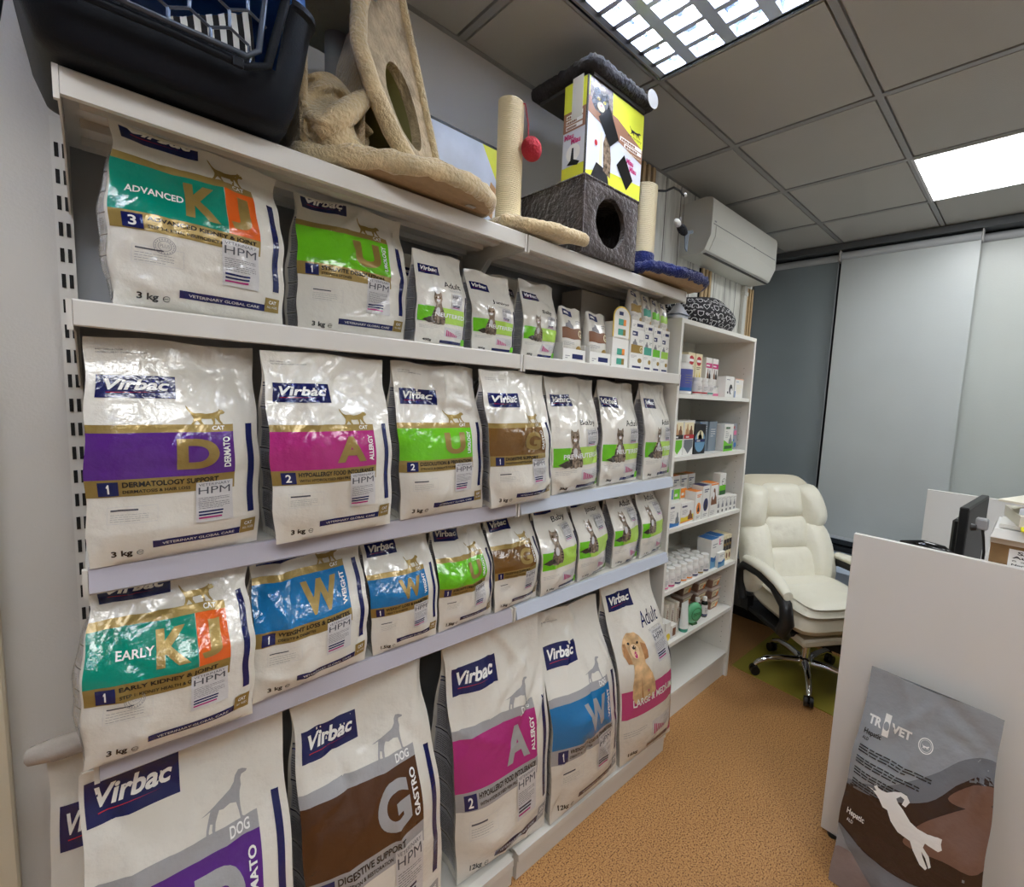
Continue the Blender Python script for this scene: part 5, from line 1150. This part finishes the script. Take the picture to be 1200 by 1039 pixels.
# --- blue post with mouse toy
t = thing('scratching_post', 'sisal scratching post on navy plush base with toy mouse on a wire', 'scratching post', (1.55, 1.235, ZT))
q = MB(); rows = []
for i in range(101):
    z = .10 + .27 * i / 100; r_ = .046 + (.0015 if i % 2 else -.001); rows.append([(r_ * math.cos(a), r_ * math.sin(a), z) for a in np.linspace(0, 2 * PI, 20, endpoint=False)])
q.grid(rows, wrap=True); q.f.append(tuple(len(q.v) - 20 + i for i in range(20))); q.m.append(0); obj('sisal_post', q, SIS, t, smooth=70)
q = MB().grid(fuzz([[(r_ * math.cos(a), r_ * math.sin(a), z) for a in np.linspace(0, 2 * PI, 28, endpoint=False)] for r_, z in ((.05, .02), (.05, .05), (.0505, .08), (.049, .105), (.044, .11))], (0, 0, .06), .006, 60, 1), wrap=True); obj('plush_collar', q, PLN, t, smooth=True)
slab('plush_base', roundpoly([(-.09, -.10), (.08, -.17), (.26, -.17), (.35, -.09), (.34, .0), (.2, .2), (-.09, .2)], .03, 4), .011, .053, PLN, t, rim=.02, wob=.01, mi2=MDF)
P = [(0, 0, .37), (.0, -.01, .382), (.05, -.02, .365), (.09, -.03, .375), (.13, -.04, .40), (.17, -.045, .398), (.195, -.05, .385)]
obj('wire_arm', MB().tube(P, .0045, 8), mat('black_wire', (18, 18, 20), rough=.4), t, smooth=True)
q = MB().lathe([(.004, -.008), (.01, -.004), (.011, .004), (.004, .01)], c=(.2, -.05, .39), n=12); obj('wire_end_ball', q, PLASW, t, smooth=True)
obj('thread', MB().tube([(.2, -.05, .385), (.2, -.05, .275)], .0008, 5), mat('black_thread', (30, 30, 30)), t)
MC = Vector((.2, -.05, .25))
def blob(c, rx, ry, rz, n=12, rot=0):
    return [[Vector(c) + Matrix.Rotation(rot, 3, 'Y') @ Vector((rx * math.cos(b) * math.cos(a), ry * math.cos(b) * math.sin(a), rz * math.sin(b))) for a in np.linspace(0, 2 * PI, n, endpoint=False)] for b in np.linspace(-1.55, 1.55, 9)]
mq = MB().grid(blob(MC, .036, .018, .02, rot=.3), wrap=True); ms = obj('toy_mouse', mq, mat('black_fake_fur', (26, 28, 32), rough=.9, bump=1, bscale=150), t, smooth=True)
obj('mouse_head', MB().grid(blob(MC + Vector((-.038, 0, .016)), .022, .014, .014, rot=.5), wrap=True), mat('white_fake_fur', (228, 228, 224), rough=.9), ms, smooth=True)
obj('mouse_ear', MB().grid(blob(MC + Vector((-.03, -.008, .032)), .006, .003, .008), wrap=True), mat('grey_fur', (150, 150, 150), rough=.9), ms, smooth=True)
obj('mouse_feather', MB().prism([(.02, .0), (.08, .02), (.085, .008), (.05, -.006), (.045, -.08), (.03, -.07)], 1, MC.y - .003, MC.y + .003, M=Matrix.Translation((MC.x, 0, MC.z))), mat('grey_feather', (120, 130, 138), rough=.9), ms)
# --- boxes behind the blue post
t = thing('picture_box', 'narrow white and yellow carton behind the navy scratching post', 'carton', (1.55, 1.44, ZT))
obj('box', MB().box((0, 0, 0), (.34, .07, .37), bev=.002), mat('black_card_edge', (24, 24, 26)), t)
I = Ink(flat((0, -.0003, 0), (.34, -.0003, 0), (.34, -.0003, .37), (0, -.0003, .37))); I.rect(.01, .01, .985, .98, CY, 1); I.poly([(.01, .01), (.985, .01), (.985, .66), (.4, .74), (.01, .6)], SKY_, 2); I.build('front_print', t, .0004)
# --- air conditioner
t = thing('air_conditioner', 'white wall-mounted split air conditioner beside the window', 'air conditioner', (0, 0, 0))
ACM = mat('ac_white_plastic', (216, 216, 208), rough=.3); yw = Y1 - .004
pr = [(yw, 2.47), (yw, 2.755), (yw - .15, 2.765), (yw - .19, 2.755), (yw - .20, 2.735), (yw - .20, 2.56), (yw - .165, 2.485), (yw - .14, 2.47)]
obj('body', MB().prism(pr, 0, 2.34, 3.20), ACM, t, smooth=30)
obj('panel_seam', MB().box((2.36, yw - .2008, 2.618), (3.18, yw - .1995, 2.622)), mat('seam_grey', (120, 122, 122)), t)
q = MB(); q.prism([(yw - .2035, 2.614), (yw - .2035, 2.56), (yw - .1685, 2.487), (yw - .165, 2.489), (yw - .199, 2.562), (yw - .199, 2.614)], 0, 2.385, 3.18); obj('flap', q, ACM, t)
obj('outlet_slot', MB().box((2.36, yw - .165, 2.4685), (3.18, yw - .145, 2.4715)), mat('slot_dark', (40, 42, 44)), t)
I = Ink(flat((2.34, yw - .2005, 2.56), (3.2, yw - .2005, 2.56), (3.2, yw - .2005, 2.735), (2.34, yw - .2005, 2.735))); I.lines(.03, .40, .09, .46, 1, kA, 1, th=.8); I.disc(.6, .32, .006, .03, kK, 8); I.build('front_marks', t, .0008)
obj('mounting_clip', MB().box((3.10, yw - .06, 2.755), (3.13, yw - .02, 2.82), M=None, bev=.002), ACM, t)
t = thing('cable_trunk', 'white vertical cable duct under the air conditioner beside wooden slats', 'duct', (3.13, yw, 2.03))
obj('duct', MB().box((0, -.03, 0), (.045, -.0002, .435), bev=.004), ACM, t); obj('clip', MB().box((-.005, -.035, .37), (.05, -.0004, .395), bev=.002), ACM, t)
# --- small crumpled plastic by the shelf end
t = thing('plastic_film', 'crumpled clear plastic film lying behind the shelf end beside the pet bed', 'plastic film', (1.86, 1.25, 2.0205))
q = MB(); q.grid([[(.05 * (i / 8 - .5) * 2, .04 * (j / 6 - .5) * 2, .02 + .055 * math.sin(PI * i / 8) * math.sin(PI * j / 6) + .012 * noise.noise(Vector((i, j, 2)))) for i in range(9)] for j in range(7)]); q.box((-.04, -.03, 0), (.04, .03, .018))
obj('film', q, mat('pale_plastic_film', (210, 216, 226), rough=.15), t, smooth=True)

# ------------------------------------------------------------------ desk with high privacy panels
PAN = mat('white_laminate_panel', (222, 220, 216), rough=.45)
t = thing('desk', 'white reception desk with tall side panels and raised counter shelf', 'desk', (0, 0, 0))
obj('front_panel', MB().box((1.905, -1.35, .012), (1.927, .443, 1.2), bev=.0012), PAN, t)
for yy in (.40, -.6, -1.3): obj('foot', MB().lathe([(.02, 0), (.02, .012)], c=(1.916, yy, 0), n=10), BLK, t)
obj('rear_panel', MB().box((3.36, -1.35, .0), (3.38, .425, 1.208), bev=.0012), PAN, t)
obj('desktop', MB().box((1.928, -1.35, .72), (3.359, .40, .745), bev=.002), mat('desktop_white', (214, 216, 220), rough=.4), t)
obj('side_leg', MB().box((2.2, -1.33, 0), (2.22, -.1, .72)), PAN, t)
obj('counter_shelf', MB().box((1.9275, -1.35, 1.168), (2.22, .075, 1.19), bev=.001), PAN, t)
obj('counter_side', MB().box((1.93, .058, .745), (2.2, .0745, 1.167)), PAN, t)
# monitor seen from the side
t = thing('monitor', 'black computer monitor seen edge-on behind the desk panel', 'monitor', (2.70, .165, .7455), math.radians(86))
obj('screen_housing', MB().box((-.02, -.25, .16), (.012, .25, .53), bev=.004).box((-.012, -.16, .22), (.045, .16, .46), bev=.01), BLK, t)
obj('screen', MB().box((-.0212, -.24, .175), (-.0202, .24, .52)), mat('screen_glass', (8, 8, 10), rough=.45, spec=.2), t)
obj('stand', MB().box((.02, -.03, .02), (.05, .03, .3), bev=.004), BLK, t); obj('stand_foot', MB().box((-.1, -.12, 0), (.12, .12, .015), bev=.004), BLK, t)
t = thing('telephone', 'black desk telephone handset showing over the white panel edge', 'telephone', (2.20, .24, .7455), 0)
obj('phone_body', MB().prism([(-.1, 0), (.1, 0), (.1, .06), (-.1, .29)], 1, -.1, .08), BLK, t)
q = MB().tube([(-.085, -.075, .385), (-.09, -.04, .41), (-.09, .02, .415), (-.085, .085, .395)], [.02, .022, .022, .024], 10); obj('handset', q, mat('glossy_black', (14, 14, 16), rough=.15), t, smooth=True)
obj('cradle', MB().box((-.12, -.06, .25), (-.05, .06, .40), bev=.004), BLK, t)
# counter things
KR = mat('kraft_brown_card', (134, 104, 66), rough=.85, var=.1, vscale=30); cz = 1.1905
t = thing('open_carton', 'open kraft brown carton with printed white label on the counter', 'carton', (1.93, .065, cz))
bt_ = MB().box((0, -.34, 0), (.22, 0, .004)); H_ = .085
for lo, hi in (((0, -.34, .004), (.004, 0, H_)), ((.216, -.34, .004), (.22, 0, H_)), ((.004, -.34, .004), (.216, -.336, H_)), ((.004, -.004, .004), (.216, 0, H_))): bt_.box(lo, hi)
obj('carton_body', bt_, KR, t)
obj('carton_rim', MB().box((-.002, -.342, H_ - .014), (-.0005, .002, H_ + .004)).box((-.002, .0005, H_ - .02), (.22, .002, H_ + .002)), mat('pale_card', (214, 200, 182), rough=.7), t)
I = Ink(flat((-.0003, -.045, .004), (-.0003, -.2, .004), (-.0003, -.2, .062), (-.0003, -.045, .062)))
I.rect(0, 0, 1, 1, kW, 1); I.text('SANTE', .13, .72, .72, .9, kK, 2, bold=.02); I.text('Ausl Bern', .06, .5, .8, .64, kK, 2, bold=.03); I.text('6 x 75 g', .06, .3, .6, .42, kK, 2); I.text('Nord', .06, .12, .3, .22, kK, 2, bold=.03); I.build('white_label', t, .0003)
t = thing('folded_lid', 'white carton lid lying over the open kraft carton', 'lid', (1.925, .06, cz + H_ + .005))
obj('lid', MB().add([(-.012, .008, 0), (.23, .008, .004), (.23, -.36, .004), (-.012, -.36, 0), (.0, .0, .028), (.22, .0, .03), (.22, -.35, .03), (.0, -.35, .028)], [(0, 1, 2, 3), (4, 5, 6, 7), (0, 1, 5, 4), (1, 2, 6, 5), (2, 3, 7, 6), (3, 0, 4, 7)]), mat('white_card', (232, 232, 228), rough=.5), t)
zt = cz + H_ + .0355
t = thing('paper_stack', 'untidy stack of white papers and envelopes on the carton lid', 'papers', (2.03, -.11, zt))
rr = random.Random(9)
sheets = [(-.02, .06, 0, .10, .014), (.01, .0, .2, .14, .036), (.0, -.04, -.1, .15, .018), (.02, -.03, .3, .12, .01), (-.01, .02, -.3, .13, .008), (.0, -.04, .12, .14, .012)]
z = 0
for k, (a, b, r_, s_, th) in enumerate(sheets):
    G = []
    o = obj('paper', MB().box((-s_ * .75, -s_, 0), (s_ * .75, s_, th - .001), bev=.0008), mat(['paper_white', 'paper_ivory', 'paper_cool'][k % 3], [(236, 236, 230), (232, 228, 210), (222, 228, 238)][k % 3], rough=.6), t); o.location = (a, b, z); o.rotation_euler.z = r_; z += th
t = thing('face_mask_box', 'pale blue tissue packet on top of the paper stack', 'packet', (2.06, -.08, zt + z + .0005), .25)
obj('packet', MB().box((-.06, -.11, 0), (.06, .07, .028), bev=.004), mat('pale_blue_packet', (176, 198, 226), rough=.4), t); obj('packet_flap', MB().box((-.04, -.06, .028), (.03, .04, .031)), mat('paper_white', (236, 236, 230)), t)
t = thing('sticky_tab', 'yellow marker tab sticking out of the papers', 'paper tab', (1.90, -.02, zt + .002), .1)
obj('tab', MB().prism([(0, .004), (.03, .03), (.03, .02), (.008, 0)], 1, -.02, .02), mat('yellow_tab', (226, 222, 40), rough=.5), t)
t = thing('desk_clamp', 'silver and black webcam hanging at the papers beside the monitor', 'webcam', (1.96, .092, cz + .045))
obj('body', MB().box((-.018, -.015, .055), (.018, .018, .09), bev=.004), mat('silver_plastic', (150, 152, 156), rough=.3), t, smooth=40)
obj('lens', MB().tube([(-.02, .012, .06), (-.018, .026, .058), (-.018, .03, .058)], [.009, .012, .008], 14), BLK, t, smooth=50)
obj('arm', MB().tube([(0, 0, .06), (.0, -.006, .03), (.01, -.012, -.02), (.01, -.012, -.044)], .004, 8), BLK, t)

# ------------------------------------------------------------------ grey and brown bag leaning on the desk panel
def trovet(S, t, k, **kw):
    SL = pl('slate_film', (148, 152, 157)); I = Ink(S)
    DB = pl('dark_brown_film', (52, 36, 32)); MBr = pl('mid_brown_film', (118, 88, 76)); LG = pl('dark_slate_film', (112, 115, 121)); LL = pl('mauve_grey_film', (140, 128, 128))
    I.poly(smooth([(0, .46), (.3, .49), (.6, .57), (.8, .70), (1, .74), (1, .30), (.6, .22), (.3, .22), (0, .27)]), DB, 1)
    I.poly(smooth([(.3, .49), (.6, .57), (.8, .70), (1, .74), (1, .83), (.8, .79), (.6, .68), (.3, .55), (0, .48), (0, .46)]), LG, 1)
    I.poly(smooth([(.62, .50), (.82, .60), (1, .66), (1, .42), (.75, .38), (.5, .36), (.52, .42)]), MBr, 3); I.poly(smooth([(.72, .62), (.85, .70), (1, .735), (1, .67), (.85, .61)]), MBr, 3)
    I.poly(smooth([(0, .27), (.3, .22), (.6, .22), (1, .30), (1, .08), (.6, .06), (.3, .12)]), LG, 3); I.poly(smooth([(0, .16), (.2, .18), (.5, .08), (.9, .02), (.9, 0), (0, 0)]), LL, 1)
    I.build('printed_waves', t)
    I = Ink(S); I.text('TR', .06, .76, .17, .80, WHITE, 2, bold=.04); I.rect(.185, .735, .235, .83, WHITE, 2); I.disc(.21, .78, .022, .018, SL, 3); I.text('VET', .25, .765, .41, .805, WHITE, 2, bold=.04)
    I.ring(.52, .775, .055, .032, WHITE, 2, t=.12); I.ring(.52, .775, .041, .024, WHITE, 2, t=.06); I.poly(CAT, WHITE, 2, (.492, .763, .548, .785)); I.build('brand_lettering', t)
    I = Ink(S); I.text('Hepatic', .05, .705, .19, .735, BLACK, 2, bold=.02); I.text('ALD', .05, .685, .10, .70, BLACK, 2)
    for q in range(4): I.lines(.05, .63 - .05 * q, .6 - .07 * q, .665 - .05 * q, 3, BLACK, 4, th=.4)
    I.text('Hepatic', .06, .335, .2, .37, WHITE, 5, bold=.02); I.text('ALD', .07, .31, .12, .325, WHITE, 5); I.build('small_lettering', t)
    I = Ink(S)
    LD = [(258, 650), (280, 658), (298, 682), (310, 700), (325, 732), (345, 742), (360, 790), (390, 835), (440, 865), (452, 905), (478, 960), (500, 978), (507, 968), (490, 925), (485, 900), (500, 925), (512, 968), (521, 960), (514, 915), (492, 882), (500, 862), (520, 872), (550, 887), (565, 877), (561, 852), (565, 830), (548, 824), (510, 822), (470, 805), (440, 780), (410, 730), (390, 705), (382, 685), (400, 673), (415, 685), (405, 708), (420, 718), (437, 695), (425, 668), (400, 655), (370, 656), (345, 664), (320, 658), (306, 650), (300, 638), (286, 645), (298, 664), (282, 664)]
    def uv(p):   # outline measured on the bag: undo its slant
        a, b = (p[0] + 0) / 3.724 + 950, p[1] / 3.724 + 760; v_ = .4
        for _ in range(6):
            l = 1014 - 44 * (1 - v_); r_ = 1163 - 38 * (1 - v_); u_ = (a - l) / (r_ - l); v_ = 1 - (b - 783 - 62 * u_) / 288
        return (u_, v_)
    I.poly([uv(p) for p in LD], WHITE, 5); I.build('leaping_dog_emblem', t)
SLF = pl('slate_film', (148, 152, 157))
b_ = bag('grey and brown dog food bag with leaping white dog, leaning on the desk panel', (-.19, 0), (.19, 0), 0, (-.165, .765), (.195, .755), .02, .10, trovet, 'bag on the floor', 61, grid=(32, 44), wd_amp=1.0, body=SLF, gusset=False, bulge=.02)
b_.matrix_world = Matrix.Translation((1.715, .165, .004)) @ Matrix.Rotation(-PI / 2, 4, 'Z') @ Matrix.Rotation(math.radians(-8.5), 4, 'X')

# ------------------------------------------------------------------ mat and armchair
t = thing('floor_mat', 'olive green floor protection mat under the white armchair', 'mat', (3.0, .86, 0))
obj('mat', MB().prism(roundpoly([(-.29, .37), (-.33, -.40), (.36, -.52), (.36, .36)], .01, 2), 2, .0002, .004), mat('olive_mat', (152, 142, 52), rough=.35, coat=.2), t)
ch = thing('armchair', 'white padded leather executive chair with black arms and chrome star base', 'chair', (2.93, .87, .004), math.atan2(-.55, .835))
LEA = mat('cream_white_leather', (236, 233, 216), rough=.38, bump=.3, bscale=26, detail=5, coat=.15)
LEB = mat('pale_beige_leather', (214, 206, 184), rough=.42, bump=.2, bscale=30)
def cushion(w_, h, th, n=14, p=3.2, pleat=0, wr=.009, seed=0):
    """pillow in XZ plane, thickness along Y; returns MB"""
    F = []; Bk = []
    for j in range(n + 1):
        v = -1 + 2 * j / n; a = []; b = []
        for i in range(n + 1):
            u = -1 + 2 * i / n
            e = max(0, 1 - abs(u) ** p) ** .5 * max(0, 1 - abs(v) ** p) ** .5
            rx = 1 - .10 * abs(v) ** 6; rz = 1 - .10 * abs(u) ** 6
            x = w_ / 2 * u * rx; z = h / 2 * v * rz
            k = wr * noise.noise(Vector((u * 3 + seed, v * 3, 1))) + wr * .9 * math.sin((u * 6 + 2 * v) + seed) * (abs(u) > .6) + pleat * math.sin(v * 3 + u * 26) * (1 - v * v)
            a.append((x, -(th * .62 * e + k * e), z)); b.append((x, th * .38 * e, z))
        F.append(a); Bk.append(b)
    return MB().grid(F).grid(Bk)
def put(name, q, m, loc, rx=0, rz=0, ry=0, parent=ch):
    o = obj(name, q, m, parent, smooth=True); o.location = loc; o.rotation_euler = (rx, ry, rz); return o
# local frame: chair faces -Y here
BR = -.36  # recline
put('seat_pad', cushion(.56, .54, .16, p=5), LEB, (0, -.02, .455), rx=-PI / 2 + .03)
put('seat_cushion', cushion(.52, .50, .10, p=4, wr=.008, seed=2), LEA, (0, -.05, .535), rx=-PI / 2 + .02)
put('seat_overlay', cushion(.46, .34, .05, p=3, wr=.008, seed=5), LEA, (0, -.13, .575), rx=-PI / 2 + .0)
obj('leg_rest', MB().box((-.22, -.24, .33), (.22, .12, .375), bev=.012), LEB, ch, smooth=40)
def bp(x, s_, off=0):   # point on back: s_ metres up the back from the seat
    return (x, .225 + s_ * math.sin(.36) - off * math.cos(.36), .47 + s_ * math.cos(.36) - off * math.sin(.36) * -1 * -1)
put('back_shell', cushion(.58, .78, .17, p=5), LEB, bp(0, .34, -.045), rx=BR)
put('head_pillow', cushion(.30, .24, .14, p=3.4, wr=.006, seed=1), LEA, bp(0, .60, .05), rx=BR)
for s_ in (-1, 1):
    put('head_wing', cushion(.19, .31, .16, p=2.6, wr=.006, seed=3 + s_), LEA, bp(s_ * .215, .555, .05), rx=BR, ry=s_ * -.12, rz=s_ * .35)
    put('side_bolster', cushion(.21, .44, .16, p=2.6, wr=.007, seed=6 + s_), LEA, bp(s_ * .225, .24, .05), rx=BR, ry=s_ * .12, rz=s_ * .35)
put('upper_back_pillow', cushion(.34, .23, .12, p=3, pleat=.004, seed=8), LEA, bp(0, .39, .05), rx=BR)
put('lumbar_pillow', cushion(.36, .28, .13, p=3, pleat=.004, seed=9), LEA, bp(0, .17, .055), rx=BR)
for s_ in (-1, 1):
    x = s_ * .335
    P = [(x, .20, .43), (x, .245, .53), (x, .25, .61), (x, .20, .65), (x, .05, .655), (x, -.10, .635), (x, -.21, .575), (x, -.235, .48), (x, -.20, .42), (x * .85, -.17, .375)]
    q = MB(); n = len(P)
    q.tube(P, [.026, .026, .028, .03, .028, .03, .036, .04, .036, .03], 8); obj('arm_frame', q, BLK, ch, smooth=60)
    P = [(x, .20, .688), (x, .10, .698), (x, -.02, .696), (x, -.14, .674), (x, -.225, .628)]
    q = MB(); rows = []
    for i, p in enumerate(P):
        w2 = .042 if 0 < i < 4 else .030; rows.append([(p[0] + w2 * math.cos(a), p[1], p[2] + .024 * math.sin(a)) for a in np.linspace(0, 2 * PI, 12, endpoint=False)])
    q.grid(rows, wrap=True); q.f += [tuple(range(11, -1, -1)), tuple(48 + i for i in range(12))]; q.m += [0, 0]
    obj('arm_pad', q, LEA, ch, smooth=60)
obj('seat_frame', MB().box((-.30, -.16, .355), (.30, .26, .385), bev=.006).box((-.10, -.12, .30), (.10, .12, .36), bev=.006).box((-.31, .18, .355), (-.27, .26, .45)).box((.27, .18, .355), (.31, .26, .45)), BLK, ch)
obj('tilt_lever', MB().tube([(.1, .05, .335), (.24, .08, .33)], .006, 8).tube([(.24, .08, .33), (.29, .09, .33)], .012, 8), CHROME, ch)
obj('gas_column', MB().lathe([(.028, .09), (.028, .22), (.02, .222), (.02, .31)], n=16), CHROME, ch, smooth=40)
obj('hub', MB().lathe([(.03, .075), (.045, .08), (.045, .125), (.03, .135)], n=16), CHROME, ch, smooth=40)
wa = ch.rotation_euler.z
for k in range(5):
    a = math.radians(60 + 72 * k) - wa; d = Vector((math.cos(a), math.sin(a), 0)); n_ = Vector((-d.y, d.x, 0))
    P = [d * .03 + Vector((0, 0, .105)), d * .14 + Vector((0, 0, .112)), d * .23 + Vector((0, 0, .105)), d * .285 + Vector((0, 0, .078)), d * .30 + Vector((0, 0, .06))]
    obj('star_leg', MB().tube(P, [.024, .02, .018, .017, .014], 10), CHROME, ch, smooth=60)
    c = d * .30 + Vector((0, 0, .028)); w_ = MB()
    for s_ in (-1, 1): w_.tube([c + n_ * (.006 * s_), c + n_ * (.024 * s_)], .0275, 16)
    w_.tube([c + Vector((0, 0, 0)), c + Vector((0, 0, .034))], .010, 8); w_.tube([c - n_ * .008, c + n_ * .008], .012, 8)
    obj('caster', w_, BLK, ch, smooth=40)
